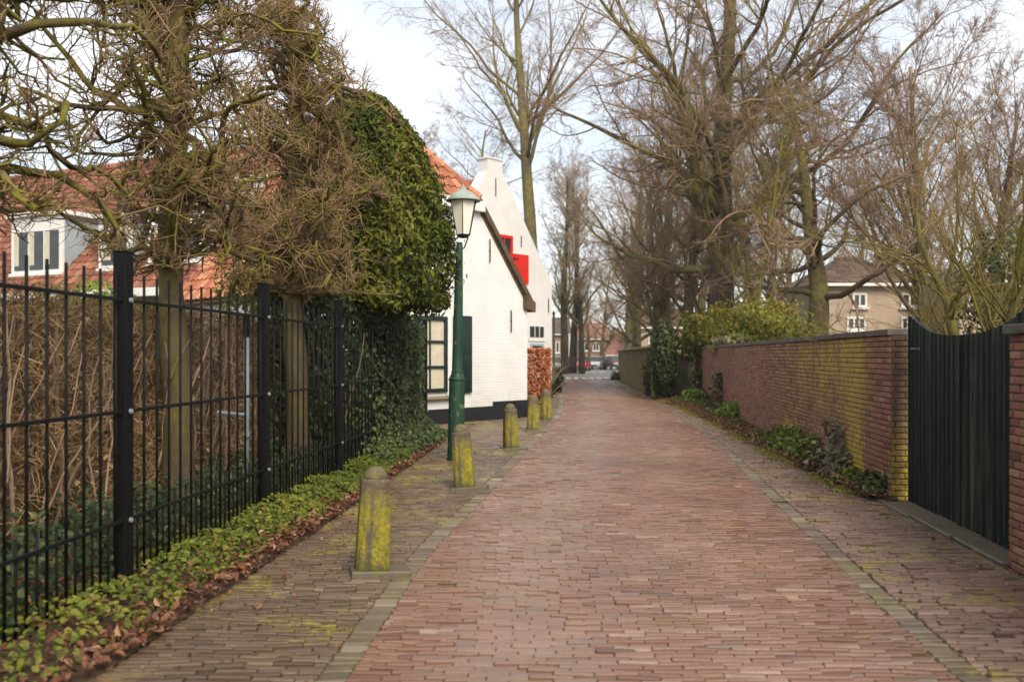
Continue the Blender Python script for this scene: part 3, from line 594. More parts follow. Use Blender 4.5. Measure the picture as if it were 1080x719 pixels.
mb = MB(); mb.leaves(np.stack([x, y, .06 + (.12 + .5 * (1 - q) ** 1.6 * np.interp(y, [12.2, 14, 16.6], [.3, 1, .8])) * rng.random(n) ** .5], 1), np.array([[.5, -.5, .8]]) + rng.normal(0, .5, (n, 3)), rng.uniform(.045, .09, n), .75, rnd=rng.beta(2, 1.8, n)); mb.build('ivy_foot_leaves', M['ivy'], t)
n = 24; y = rng.uniform(11.3, 15.0, n); P, Q = grow(np.stack([fx(y) - rng.uniform(.25, .6, n), y, np.zeros(n)], 1), nrm(np.array([[0, 0, 1.]]) + rng.normal(0, .08, (n, 3))), np.full(n, 1.9), rng.uniform(.008, .02, n), 8, .08, .05, .5, rng); mb = MB(); mb.tubes(P, Q, 5); mb.build('stems', M['bark_dark'], t)
# ground cover in the bed
rng = rg(83); mb = MB(); n = 15000; y = 3 + 11.5 * rng.random(n) ** .8; dens = np.interp(y, [3, 5.0, 6.6, 12, 14.5], [.25, .5, 1., 1., .2]); keep = rng.random(n) < dens; y = y[keep]; n = len(y)
cl = wob(y * 2.2, y * 1.3, 1.6, 6); lo = fx(y) - .25; hi = bedL(np.minimum(y, 15.9)) - .11 + .09 * cl; u = rng.random(n); x = lo + (hi - lo) * u
hgt = (.07 + .16 * np.interp(y, [4, 8, 15], [.5, .8, 1.1])) * (1 - (2 * u - .9) ** 2 * .7) * (.75 + .35 * cl); z = .06 + np.maximum(hgt, .04) * rng.random(n) ** .6
mb.leaves(np.stack([x, y, z], 1), np.array([[.3, -.4, 1.]]) + rng.normal(0, .45, (n, 3)), rng.uniform(.025, .056, n), .75, rnd=np.clip(rng.beta(2, 2, n) * np.interp(y, [8, 13], [1., .5]) + .15 * cl, 0, 1))
tag(mb.build('ground_cover_foliage', M['ground_ivy']), 'bright green ground ivy spilling along the foot of the black fence', 'ground cover', kind='stuff')
mb = MB(); n = 9000; y = rng.uniform(2.6, 12, n); x = fx(y) - rng.random(n) * 1.5; mb.leaves(np.stack([x, y, .06 + .4 * rng.random(n) ** 2], 1), np.array([[.4, -.4, 1.]]) + rng.normal(0, .5, (n, 3)), rng.uniform(.04, .08, n), .75, rnd=rng.beta(1.5, 2.5, n))
tag(mb.build('undergrowth', M['ivy']), 'dark green ivy undergrowth on the soil between fence and brown hedge', 'undergrowth', kind='stuff')
def litter(rng, n, xs, ys, zs, size=(.03, .075)):
    mb.leaves(np.stack([xs, ys, zs], 1), np.array([[0, 0, 1.]]) + rng.normal(0, .42, (n, 3)), rng.uniform(*size, n), .65, fold=.7, rnd=rng.beta(1.6, 1.8, n))
mb = MB(); n = 1500; y = 3 + 13 * rng.random(n) ** 1.1; e = bedL(np.minimum(y, 15.9)); litter(rng, n, e - np.abs(rng.normal(0, .2, n)) + .05, y, .065 + .03 * rng.random(n), (.04, .085))
n = 1300; y = rng.uniform(2.8, 9, n); litter(rng, n, fx(y) + rng.uniform(-1.2, .7, n), y, np.full(n, .1) + .05 * rng.random(n))
n = 2600; y = rng.uniform(9.4, 32, n); s = soilR(y); litter(rng, n, s + (wallx(y) - s) * rng.beta(1.3, 1.2, n) - .05, y, .075 + .03 * rng.random(n), (.04, .085))
n = 300; y = 3.6 + 18 * rng.random(n) ** 1.3; litter(rng, n, bedL(np.minimum(y, 15.8)) + np.abs(rng.normal(0, .45, n)) + .02, y, np.full(n, .05), (.025, .05))
n = 320; y = rng.uniform(4.5, 30, n); litter(rng, n, soilR(y) - np.abs(rng.normal(0, .4, n)), y, np.full(n, .055), (.025, .05))
tag(mb.build('leaf_litter', M['litter']), 'brown dead leaves scattered along both edges of the paving', 'fallen leaves', kind='stuff')
rng = rg(85); mb = MB(); n = 5200; y = rng.uniform(9.6, 33, n); k = wob(y * 2.1, y * .7, 1.5, 17); k = np.clip(k + .35, .0, 1.2); keep = rng.random(n) < k; y = y[keep]; k = k[keep]; n = len(y); sr = soilR(y)
x = sr + (wallx(y) - sr) * np.clip(rng.normal(.62, .24, n), .12, .97); mb.leaves(np.stack([x, y, .07 + .17 * k * rng.random(n)], 1), np.array([[-.3, -.4, 1.]]) + rng.normal(0, .5, (n, 3)), rng.uniform(.03, .085, n), .65, rnd=rng.random(n))
tag(mb.build('weed_foliage', M['ground_ivy']), 'patchy low green weeds between the larger plants at the foot of the brick wall', 'weeds', kind='stuff')
# moss tufts beside right verge
mb = MB(); n = 7000; y = 9 + 22 * rng.random(n); k = wob(y * 1.7, y, 2, 12); x = soilR(y) - .03 + rng.normal(0, .09, n) + .05 * k
keep = (k > -.2); x, y = x[keep], y[keep]; n = len(x); mb.leaves(np.stack([x, y, .03 + .035 * rng.random(n)], 1), np.array([[0, 0, 1.]]) + rng.normal(0, .6, (n, 3)), rng.uniform(.02, .045, n), .7, rnd=rng.random(n))
tag(mb.build('moss_weeds', leafm('moss_leaf', [(0, (.14, .13, .015)), (1, (.34, .3, .04))])), 'yellow green moss and tiny weeds along the paving edge below the brick wall', 'moss', kind='stuff')

# ------------------------------------------------------------------ plants along the right wall
def plant(name, x, y, r, h, n, ls, mat, label, stems=8, cat='plant', group='plants at the foot of the brick wall', up=1.0, seed=1, asp=.6):
    rng = rg(seed); r, h, n = r * 1.3, h * 1.25, int(n * 1.4); t = thing(name, (x, y, .05), label, cat, group); mb = MB(); a = rng.uniform(0, 6.28, n); q = rng.random(n) ** .5; zc = rng.random(n)
    rr = r * q * np.sqrt(1 - .75 * zc ** 2); P = np.stack([x + rr * np.cos(a), y + rr * np.sin(a), .06 + h * zc], 1)
    mb.leaves(P, np.stack([np.cos(a) * q, np.sin(a) * q, np.full(n, .7 * up)], 1) + rng.normal(0, .4, (n, 3)), rng.uniform(ls * .7, ls * 1.3, n), asp, rnd=rng.random(n))
    st = np.tile([[x, y, .0]], (stems, 1)) + rng.normal(0, r * .25, (stems, 3)) * np.array([1, 1, 0]); P, Q = grow(st, nrm(np.array([[0, 0, 1.]]) + rng.normal(0, .35, (stems, 3))), np.full(stems, h * 1.0), np.full(stems, .006), 4, .15, .02, .5, rng); mb.tubes(P, Q, 4, mi=1); mb.build('leaves', [mat, M['bark_lime']], t)
    return t
plant('weed', 3.92, 9.75, .2, .18, 120, .08, M['ivy'], 'small dark leaved weed at the wall end beside the gate sill', seed=1)
plant('shrub', 4.32, 11.7, .38, .5, 330, .1, M['bronze'], 'bronze grey leafy shrub, the largest plant at the foot of the brick wall', cat='shrub', seed=2)
plant('weed', 4.18, 11.2, .26, .24, 190, .085, M['bronze'], 'low grey green plant in front of the bronze shrub', seed=3)
plant('weed', 4.0, 10.6, .18, .13, 120, .07, M['ground_ivy'], 'flat green weed rosette below the yellow lichen patch', seed=4)
plant('weed', 4.3, 12.9, .28, .28, 200, .09, M['bright'], 'green leafy weed directly behind the bronze shrub', seed=5)
plant('weed', 4.42, 14.2, .3, .3, 230, .1, M['bright'], 'bright green broad leaved weed midway along the brick wall', seed=6)
plant('weed', 4.6, 15.6, .26, .2, 150, .09, M['ground_ivy'], 'low olive green weed beyond the midway bright weed', seed=7)
plant('weed', 5.35, 21.6, .4, .3, 260, .12, M['bright'], 'bright green tuft near the vine on the far brick wall', seed=8)
plant('weed', 5.8, 28.5, .45, .35, 240, .13, M['bright'], 'bright weed below the far end of the brick wall', seed=9)
plant('vine', wallx(24.6) - .1, 24.6, .3, .8, 260, .11, M['ivy'], 'dark ivy vine climbing the brick wall low down by itself', cat='ivy', seed=10)
plant('vine', wallx(30.6) - .1, 30.6, .3, .8, 330, .12, M['ivy'], 'dark ivy clump on the shaded far end of the brick wall', cat='ivy', seed=11)
# shrub mass on the wall, ivy column, pale tuft
def mass(name, C, Rd, n, ls, mat, label, cat, seed, stem=24, group=None, drp=-.3, lump=.16):
    rng = rg(seed); t = thing(name, (C[0], C[1], 0), label, cat, group); d = nrm(rng.normal(size=(n, 3))); lum = 1 + lump * np.sin(d[:, 0] * 7 + d[:, 2] * 5 + seed) + lump * np.sin(d[:, 1] * 9 - d[:, 2] * 8) + lump * .6 * np.sin(d[:, 0] * 17 + d[:, 1] * 13)
    q = (1 - np.abs(rng.normal(0, .17, n))) * lum; P = np.array(C) + d * np.array(Rd) * q[:, None]; P[:, 2] = np.maximum(P[:, 2], .05)
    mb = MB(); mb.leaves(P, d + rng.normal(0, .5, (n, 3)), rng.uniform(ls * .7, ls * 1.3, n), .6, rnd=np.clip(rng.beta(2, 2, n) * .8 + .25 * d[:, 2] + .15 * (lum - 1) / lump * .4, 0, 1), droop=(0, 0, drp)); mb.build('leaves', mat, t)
    st = np.array([[C[0], C[1], 0]]) + rng.normal(0, min(.3, .22 * Rd[0]), (stem, 3)) * np.array([1, 1, 0]); e = np.array(C) + nrm(rng.normal(size=(stem, 3))) * np.array(Rd) * .8; dd = nrm(e - st)
    P, Q = grow(st, dd, np.linalg.norm(e - st, axis=1), np.full(stem, .025), 7, .08, .0, .3, rng); mb = MB(); mb.tubes(P, Q, 5); mb.build('stems', M['bark_dark'], t)
    return t
mass('shrub', (7.35, 26.6, 2.1), (1.25, 2.2, .95), 5200, .13, M['shrub'], 'yellow green shrub rising behind the wall nearest the tan house', 'shrub', 1, group='shrubs above the brick wall')
mass('shrub', (7.6, 29.0, 2.2), (1.25, 2.1, 1.0), 5200, .14, M['shrub'], 'yellow green shrub in the middle of the mass above the wall', 'shrub', 2, group='shrubs above the brick wall')
mass('shrub', (7.05, 31.4, 2.25), (1.25, 1.9, .9), 5200, .14, M['shrub'], 'yellow green shrub overhanging the ivy clad post', 'shrub', 3, group='shrubs above the brick wall')
mass('shrub', (px(772, 26), 26, 1.85), (.55, .9, .32), 1500, .11, M['pale'], 'pale grey green tuft hanging over the wall coping', 'shrub', 4, stem=10, drp=-1.2)
mass('ivy_column', (5.32, 31.5, 1.3), (.45, .6, 1.45), 4200, .12, M['ivy'], 'dark ivy column swallowing the end of the concrete fence', 'ivy', 5, stem=14, drp=-1.0, lump=.1)
mass('ivy_column', (5.3, 34.2, .7), (.3, .4, .9), 900, .12, M['ivy'], 'thin ivy patch climbing the concrete fence panels', 'ivy', 6, stem=6, drp=-1.0)
mass('evergreen_shrub', (px(1085, 14), 14.5, 2.4), (.8, .8, 1.2), 2600, .1, M['ivy'], 'dark evergreen bush behind the brick gate pillar at the photo edge', 'shrub', 7)
mass('evergreen_shrub', (px(588.5, 38), 38, .55), (.22, .4, .55), 900, .1, M['ivy'], 'small green bush beside the thin green post at the white house', 'shrub', 8)
# copper hedge in front of the second gable
rng = rg(91); t = thing('copper_hedge', (.75, 28.5, 0), 'square clipped copper beech hedge with orange dead leaves against the white gable', 'hedge'); n = 9000
ff = rng.random((n, 3)); sel = rng.integers(0, 3, n); ff[sel == 0, 0] = 1 - np.abs(rng.normal(0, .08, (sel == 0).sum())); ff[sel == 1, 1] = np.abs(rng.normal(0, .04, (sel == 1).sum())); ff[sel == 2, 2] = 1 - np.abs(rng.normal(0, .03, (sel == 2).sum()))
ff = np.clip(ff, 0, 1.03); P = np.stack([-.7 + ff[:, 0] * (1.86 + ff[:, 1] * .15), 28.0 + ff[:, 1] * 2.2, .05 + ff[:, 2] * 1.72], 1); mb = MB()
mb.leaves(P, np.array([[.4, -.7, .3]]) + rng.normal(0, .7, (n, 3)), rng.uniform(.07, .12, n), .6, rnd=rng.random(n), droop=(0, 0, -.5)); mb.build('leaves', M['copper'], t)
n = 160; P, Q = grow(np.stack([rng.uniform(-.6, 1.1, n), rng.uniform(28.2, 30, n), np.zeros(n)], 1), nrm(np.array([[0, 0, 1.]]) + rng.normal(0, .1, (n, 3))), np.full(n, 1.6), np.full(n, .014), 6, .15, .04, .4, rng); mb = MB(); mb.tubes(P, Q, 4); mb.build('stems', M['bark_dark'], t)

# ------------------------------------------------------------------ black steel fence
FY = [.63, 3.2, 5.77, 8.33, 10.9, 13.45, 16.95]
t = thing('metal_fence', (fx(8), 8, 0), 'black steel bar fence with square posts along the brick pavement', 'fence')
fd = nrm(np.array([.0758, 1, 0])); fn = np.array([fd[1], -fd[0], 0])
def ffr(y0):
    o = np.array([fx(y0), y0, 0.])
    return lambda a, b, c: o + fd * a + fn * b + np.array([0, 0, c])
for y in FY:
    mb = MB(); fr = ffr(y); mb.box(-.048, .048, -.045, .045, -.1, 2.205, fr=fr); mb.box(-.051, .051, -.048, .048, 2.206, 2.218, fr=fr); po = mb.build('fence_post', M['black'], t, bevel=.006)
    for z in (.05, .5, 1.195, 1.905): b = MB(); b.tube([fr(0, .045, z), fr(0, .06, z)], .016, 8); b.build('clamp', M['galv'], po)
for y0, y1 in zip(FY[:-1], FY[1:]):
    ln = (y1 - y0) / fd[1]; fr = ffr(y0); mb = MB(); n = 14; sp = ln / n
    P = []; Q = []
    for k in range(n): a = sp * (k + .5); P.append([fr(a, 0, .02), fr(a, 0, 1.0), fr(a, 0, 2.08)]); Q.append([.0095] * 3)
    mb.tubes(P, Q, 8); P = []; Q = []
    for k in range(1, n): a = sp * k; P.append([fr(a, 0, .02), fr(a, 0, .3), fr(a, 0, .60)]); Q.append([.0085] * 3)
    mb.tubes(P, Q, 8); pn = mb.build('fence_panel', M['black'], t, smooth=True)
    for z in (.05, .5, 1.195, 1.905):
        b = MB(); b.box(.05, ln - .05, .0095, .0245, z - .012, z + .012, fr=fr); b.build('rail', M['rail'], pn, bevel=.004)
t = thing('metal_post', (fx(9.4) - .5, 9.6, 0), 'thin grey galvanised post with black cap standing behind the fence', 'post')
x, y = px(260, 9.6), 9.6; mb = MB(); mb.lathe([(.028, -.1), (.028, 1.75)], (x, y, 0), 12); mb.build('pole', M['galv'], t, smooth=True)
mb = MB(); mb.lathe([(.036, 1.75), (.036, 1.98), (.02, 2.0)], (x, y, 0), 12); mb.build('cap', M['black'], t)
mb = MB(); mb.tube([(x, y - .02, .92), (x - .3, y - .04, .95)], .02); mb.tube([(x, y - .02, .72), (x + .02, y - .06, .72)], .035); mb.build('clamp', M['galv'], t)

# ------------------------------------------------------------------ bollards
BP = [(392, 605, .6), (490.5, 516.5, -.03), (539, 474, .3), (562, 455.5, .1), (575.5, 443.5, .5)]
BL = ['front most stone bollard with thick yellow green moss on a flat base slab', 'mossy stone bollard standing right before the green lamp post', 'lone mossy stone bollard before the white house wall, third from the front',
      'grey brown bollard with little moss, fourth from the front by the house corner', 'yellow mossed bollard in front of the copper hedge, farthest of the five']
def make_bollard():
    t = thing('bollard', (0, 0, 0), BL[0], 'bollard', 'stone bollards along the pavement edge')
    mb = MB(); prof = []
    for z, hw in [(-.05, .122), (.0, .122), (.1, .118), (.4, .11), (.655, .1)]: prof.append((hw, z))
    prof += [(.098, .668), (.088, .676)]
    def ring(hw, z, ch=.34):
        c = hw * ch; h = hw; return [(h - c, -h, z), (h, -h + c, z), (h, h - c, z), (h - c, h, z), (-h + c, h, z), (-h, h - c, z), (-h, -h + c, z), (-h + c, -h, z)]
    V = [p for hw, z in prof for p in ring(hw, z)]; i = np.arange(8); j = (i + 1) % 8
    mb.add(V, [np.stack([i + k * 8, j + k * 8, j + (k + 1) * 8, i + (k + 1) * 8], 1) for k in range(len(prof) - 1)] + [(i + 8 * (len(prof) - 1))[None]])
    sh = mb.build('shaft', M['bollard'], t, bevel=.008)
    mb = MB(); mb.lathe([(.086, .668), (.085, .69), (.076, .722), (.056, .746), (.028, .759), (.003, .763)], (0, 0, 0), 20); mb.build('dome', M['bollard'], t, smooth=True)
    mb = MB(); mb.box(-.15, .27, -.135, .135, -.03, .042); mb.build('base_slab', M['darkslab'], t, bevel=.01)
    return t
b0 = make_bollard()
for k, (p, y, rz) in enumerate(BP):
    Y = F * CH / (y - 375); loc = (px(p, Y), Y, .0)
    if k == 0: b0.location = loc; b0.rotation_euler = (R(-2), R(2.5), rz * .4)
    else: c = copy_tree(b0, loc, rz, 1.0, BL[k]); c.rotation_euler = (R(2 * (-1) ** k), R([0, -4.5, -2, 1, 0][k]), rz)

# ------------------------------------------------------------------ lamp post
LX, LY = px(480.5, 13.15), 13.15
t = thing('street_lamp', (LX, LY, 0), 'old green cast iron street lamp with a glazed lantern before the white house', 'street lamp')
mb = MB(); ln = (.018, 0)
mb.lathe([(.13, -.05), (.125, .05), (.118, .4), (.116, 1.2), (.108, 1.24), (.09, 1.28), (.078, 1.31), (.075, 1.6), (.065, 2.4), (.05, 3.1), (.042, 3.2)], (LX, LY, 0), 20, lean=ln); mb.build('pole', M['lampgreen'], t, smooth=True)
mb = MB(); mb.lathe([(.12, 0), (.128, .015), (.12, .03)], (LX + 1.18 * .018, LY, 1.19), 20); mb.lathe([(.082, 0), (.09, .012), (.082, .024)], (LX + .023, LY, 1.3), 20); mb.build('collar', M['lampgreen'], t, smooth=True)
cx = LX + .0175 * 3.3 + .055; cz = 3.3; mb = MB()
for s_ in (-1, 1): mb.tube([(LX + .057, LY, 3.1), (LX + .057 + s_ * .07, LY - .01, 3.12), (LX + .057 + s_ * .1, LY, 3.2), (cx + s_ * .07, LY, 3.29)], .011, 8)
mb.lathe([(.03, 0), (.075, .01), (.085, .03), (.07, .045)], (cx, LY, 3.265), 12); mb.build('bracket', M['iron'], t, smooth=True)
LT = thing('dummy', (0, 0, 0), None, None); bpy.data.objects.remove(LT)
def ring6(r, z, rot=R(45), k=4): return [(cx + r * math.cos(rot + i * 2 * math.pi / k), LY + r * math.sin(rot + i * 2 * math.pi / k), z) for i in range(k)]
rot = R(30); K = 6; a = ring6(.105, cz + .01, rot, K); b = ring6(.205, cz + .50, rot, K); mb = MB()
for i in range(K): mb.tube([a[i], b[i]], .0065, 6); mb.tube([a[i], a[(i + 1) % K]], .007, 6); mb.tube([b[i], b[(i + 1) % K]], .009, 6)
lf = mb.build('lantern_frame', M['iron'], t)
mb = MB(); a2 = ring6(.102, cz + .012, rot, K); b2 = ring6(.2, cz + .495, rot, K); i = np.arange(K); j = (i + 1) % K
mb.add(a2 + b2, [np.stack([i, j, j + K, i + K], 1), i[None, ::-1]]); mb.build('lantern_glass', M['milk'], lf)
mb = MB(); mb.lathe([(.25, cz + .50), (.253, cz + .512), (.2, cz + .565), (.14, cz + .62), (.08, cz + .65), (.05, cz + .67), (.045, cz + .7), (.02, cz + .71), (.018, cz + .735), (.002, cz + .76)], (cx, LY, 0), 24); mb.build('lantern_cap', M['capgreen'], t, smooth=True)
t = thing('green_post', (px(584, 36), 36, 0), 'thin green post by the far corner of the white gabled house', 'post')
mb = MB(); mb.lathe([(.075, -.05), (.075, 1.0), (.05, 1.05), (.045, 3.2)], (px(584, 36), 36, 0), 12); mb.build('pole', M['lampgreen'], t, smooth=True)
mb = MB(); mb.lathe([(.055, 3.2), (.06, 3.25), (.02, 3.33), (.003, 3.36)], (px(584, 36), 36, 0), 12); mb.build('cap', M['lampgreen'], t, smooth=True)

# ------------------------------------------------------------------ right brick wall
wd = nrm(np.array([.116, 1, 0])); wn = np.array([-wd[1], wd[0], 0])          # wn points to the road
def brickwall(mb, o, dirv, nv, length, z0, courses, u0=0., pitch=.0605, bl=.21, rng=RNG, proud=.012, wave=.012):
    X0 = []; X1 = []; Z = []
    for k in range(courses):
        s = np.arange(-(k % 2) * bl / 2, length, bl); e = np.minimum(s + bl, length); s = np.maximum(s, 0); ok = e - s > .03; X0.append(s[ok]); X1.append(e[ok]); Z.append(np.full(ok.sum(), z0 + k * pitch))
    X0 = np.concatenate(X0); X1 = np.concatenate(X1); Z = np.concatenate(Z); B = len(X0); g = .0045
    a, b = X0 + g, X1 - g; c = Z + .006 + rng.uniform(-.001, .001, B); d = Z + pitch - .006
    p = proud + rng.normal(0, .0025, B); q = .006
    def pt(u, z, w): 
        ww = w + wave * wob(X0, Z, .8, 4)
        return np.array(o)[None] + u[:, None] * dirv + ww[:, None] * nv + z[:, None] * np.array([0, 0, 1.])
    ring = [(a, c), (b, c), (b, d), (a, d)]; rin = [(a + q, c + q), (b - q, c + q), (b - q, d - q), (a + q, d - q)]
    V = np.stack([pt(x, z, np.full(B, -.01)) for x, z in ring] + [pt(x, z, p - .004) for x, z in ring] + [pt(x, z, p) for x, z in rin], 1)
    f = []; bb = (np.arange(B) * 12)[:, None]
    for l in (0, 4):
        for i in range(4): j = (i + 1) % 4; f.append(bb + np.array([[l + i, l + j, l + 4 + j, l + 4 + i]]))
    f.append(bb + np.array([[8, 9, 10, 11]]))
    f = np.concatenate(f)
    if np.dot(np.cross(dirv, [0, 0, 1.]), nv) < 0: f = f[:, ::-1]
    U = np.stack([X0, X1, X1, X0] * 3, 1).ravel() + u0; Vv = np.stack([Z, Z, Z + pitch, Z + pitch] * 3, 1).ravel()
    mb.add(V.reshape(-1, 3), [f], 0, rnd=np.repeat(np.clip(rng.normal(.5, .25, B), 0, 1), 12), u=U, v=Vv)
def wfr(u, w, z): return np.array([4.0, 9.5, 0]) + wd * u + wn * w + np.array([0, 0, z])
t = thing('brick_wall', (4.0, 9.5, 0), 'long dark red brick garden wall with yellow lichen streaks and a grey coping', 'wall', 'brick garden walls')
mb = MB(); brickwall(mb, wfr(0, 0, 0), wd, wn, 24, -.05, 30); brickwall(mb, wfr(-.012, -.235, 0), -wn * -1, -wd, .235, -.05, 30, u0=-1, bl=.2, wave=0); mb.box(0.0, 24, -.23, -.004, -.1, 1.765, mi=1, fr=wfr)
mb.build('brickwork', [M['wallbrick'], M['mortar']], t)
mb = MB(); rng = rg(3)
for k in range(30):
    dz = rng.uniform(-.004, .004); mb.box(k * .8 - .02 + .004, k * .8 + .776, -.27, .045, 1.768 + dz, 1.835 + dz, fr=wfr)
mb.build('coping', M['coping'], t, bevel=.008)
# near wall piece with pillar
t = thing('brick_wall', (3.62, 6.45, 0), 'short dark brick wall piece with stone cap on the near side of the gate', 'wall', 'brick garden walls')
def pfr(u, w, z): return np.array([3.63, 6.55, 0]) + wd * u + wn * w + np.array([0, 0, z])
mb = MB(); brickwall(mb, pfr(-5, 0, 0), wd, wn, 5, -.05, 29, u0=20); brickwall(mb, pfr(0.012, .0, 0), -wn, wd, .3, -.05, 29, u0=20, wave=0); mb.box(-5, -.0, -.3, -.004, -.1, 1.70, mi=1, fr=pfr); mb.build('brickwork', [M['wallbrick'], M['mortar']], t)
mb = MB()
for k in range(6): mb.box(.04 - (k + 1) * .84 + .004, .04 - k * .84 - .004, -.34, .05, 1.705, 1.775, fr=pfr)
mb.build('coping', M['coping'], t, bevel=.008)
# gate
GA = np.array([4.125, 9.36, 0]); GB = np.array([3.80, 6.5, 0]); gd = nrm(GB - GA); gl = np.linalg.norm(GB - GA); gn = np.array([gd[1], -gd[0], 0.]); gn = gn if gn[0] < 0 else -gn
t = thing('double_gate', tuple(GA), 'tall dark green wooden double gate with a dipped top edge', 'gate')
def gfr(u, w, z): return GA + gd * u + gn * w + np.array([0, 0, z])
def gtop(u):
    s = abs(u - gl / 2) / (gl / 2); s = min(1, s); sm = s * s * (3 - 2 * s); return 1.735 + .25 * s ** 2.6 if s < .95 else 1.955
for lf in range(2):
    u0, u1 = (0.01, gl / 2 - .006) if lf == 0 else (gl / 2 + .006, gl - .01); nb = 13; w_ = (u1 - u0) / nb; rng = rg(lf)
    mb = MB()
    for k in range(nb):
        a, b = u0 + k * w_ + .003, u0 + (k + 1) * w_ - .003; m = (a + b) / 2; d = rng.uniform(-.002, .002); z0 = .05
        # ribbed board: raised half round roll on the outer third
        pro = [(a, 0), (a + w_ * .12, .018), (a + w_ * .3, .018), (a + w_ * .42, .002), (b, .002), (b, -.025), (a, -.025)]
        lo = [gfr(x, y + d, z0) for x, y in pro]; hi = [gfr(x, y + d, gtop(x)) for x, y in pro]; K = len(pro); i = np.arange(K); j = (i + 1) % K
        mb.add(np.array(lo + hi), [np.stack([i, i + K, j + K, j], 1), i[None], (i + K)[None, ::-1]])
    dl = mb.build('gate_leaf', M['gate'], t)
    for z in (.3, 1.45): mb = MB(); mb.box(u0, u1, -.07, -.027, z, z + .12, fr=gfr); mb.build('brace', M['gate'], dl, bevel=.004)
mb = MB(); mb.box(gl / 2 - .03, gl / 2 + .03, .02, .035, .05, 1.73, fr=gfr); mb.build('cover_strip', M['gate'], t, bevel=.004)
for u in (.12, .17, .22, .3, .38): mb = MB(); mb.tube([gfr(u, .015, 1.62), gfr(u, .026, 1.62)], .009, 8); mb.build('bolt', M['galv'], t)
t = thing('door_sill', tuple(GA), 'worn concrete threshold slab lying in front of the green gate', 'threshold')
mb = MB(); rng = rg(8)
for k in range(3): mb.box(-.06 + k * .97, .9 + k * .97, -.1, .3 - .03 * k, -.05, .05 + rng.uniform(-.006, .006), fr=gfr)
mb.build('slab', M['darkslab'], t, bevel=.012)

# stone post and concrete fence
t = thing('stone_post', (6.3, 33.6, 0), 'weathered square concrete post under the overhanging shrub', 'post')
mb = MB(); mb.box(6.08, 6.5, 33.3, 33.7, -.05, 1.55); mb.build('shaft', M['concrete'], t, bevel=.02); mb = MB(); mb.box(6.03, 6.55, 33.25, 33.75, 1.553, 1.64); mb.build('cap', M['concrete'], t, bevel=.02)
c0 = np.array([5.25, 32.2, 0]); c1 = np.array([7.15, 60.0, 0]); cd = nrm(c1 - c0); cl_ = np.linalg.norm(c1 - c0); cn = np.array([-cd[1], cd[0], 0])
def cfr(u, w, z): return c0 + cd * u + cn * w + np.array([0, 0, z])
t = thing('concrete_fence', tuple(c0), 'mossy brown concrete slab fence with recessed upper panels along the far road', 'fence')
npan = 18; pw = cl_ / npan
for k in range(npan):
    a = k * pw; mb = MB(); mb.box(a + .10, a + pw - .10, -.05, .0, -.05, .98, fr=cfr); mb.box(a + .10, a + pw - .10, -.05, .02, .983, 1.06, fr=cfr); mb.box(a + .1, a + pw - .1, -.05, -.035, 1.063, 1.82, mi=1, fr=cfr); mb.build('panel', [M['mossconc'], M['darkslab']], t)
    mb = MB(); mb.box(a - .10, a + .10, -.08, .14, -.05, 1.84, fr=cfr); mb.build('post', M['mossconc'], t, bevel=.01)
mb = MB(); mb.box(cl_ - .1, cl_ + .1, -.08, .08, -.05, 1.84, fr=cfr); mb.build('post', M['mossconc'], t, bevel=.01)
mb = MB(); mb.box(-.15, cl_ + .15, -.13, .2, 1.843, 1.93, fr=cfr); mb.build('coping', M['mossconc'], t, bevel=.015)
t = mass('rubble_heap', (6.55, 57, .15), (.32, .5, .35), 500, .12, M['ivy'], 'small dark weed tuft at the foot of the far concrete fence', 'weed', 12, stem=4)
t.name = 'weed_tuft'

# ------------------------------------------------------------------ roofs
def pantiles(mb, O, e, up, w, h, mi=0, tw=.21, th=.32, rng=RNG, poly=None):
    """pan tiles on the plane O + e*u + up*v; poly(u,v)->bool keeps tiles"""
    e = np.array(e, float); up = np.array(up, float); nn = nrm(np.cross(e, up)); nn = nn if nn[2] > 0 else -nn; O = np.array(O, float)
    pr = [(0, .0), (.18, .035), (.36, .045), (.55, .02), (.78, .0), (1.02, .004)]
    us = np.arange(0, w - tw * .3, tw); vs = np.arange(0, h - th * .3, th); U, Vv = np.meshgrid(us, vs); U = U.ravel(); Vv = Vv.ravel()
    if poly is not None: k = np.array([poly(a + tw / 2, b + th / 2) for a, b in zip(U, Vv)], bool); U, Vv = U[k], Vv[k]
    B = len(U); K = len(pr); V = []
    for a, (dv, dh) in enumerate([(-.03, .035), (th, .0)]):
        for x, z in pr:
            V.append(O + (U + x * tw)[:, None] * e + np.minimum(Vv + dv, h)[:, None] * up + nn * (z + dh + .02))
    for x, z in pr: V.append(O + (U + x * tw)[:, None] * e + (Vv - .03)[:, None] * up + nn * (z + .01))
    V = np.stack(V, 1); b = (np.arange(B) * 3 * K)[:, None]; f = []
    for i in range(K - 1):
        f.append(b + np.array([[i, i + 1, K + i + 1, K + i]])); f.append(b + np.array([[2 * K + i, 2 * K + i + 1, i + 1, i]]))
    mb.add(V.reshape(-1, 3), [np.concatenate(f)], mi, rnd=np.repeat(rng.random(B), 3 * K))
def ridge(mb, a, b, r=.13, step=.33, mi=0):
    a = np.array(a, float); b = np.array(b, float); n = max(1, int(np.linalg.norm(b - a) / step))
    for k in range(n):
        p = a + (b - a) * (k / n); q = a + (b - a) * ((k + 1.08) / n); mb.tubes(np.array([[p, q]]), np.array([[r * 1.08, r * .93]]), 10, mi)
def slab(mb, pts, th, mi=0):                              # roof board with thickness under a polygon
    p = np.array(pts, float); n = nrm(np.cross(p[1] - p[0], p[2] - p[0])); n = n if n[2] > 0 else -n; mb.prism(p - n * th, n * th * .95, mi)

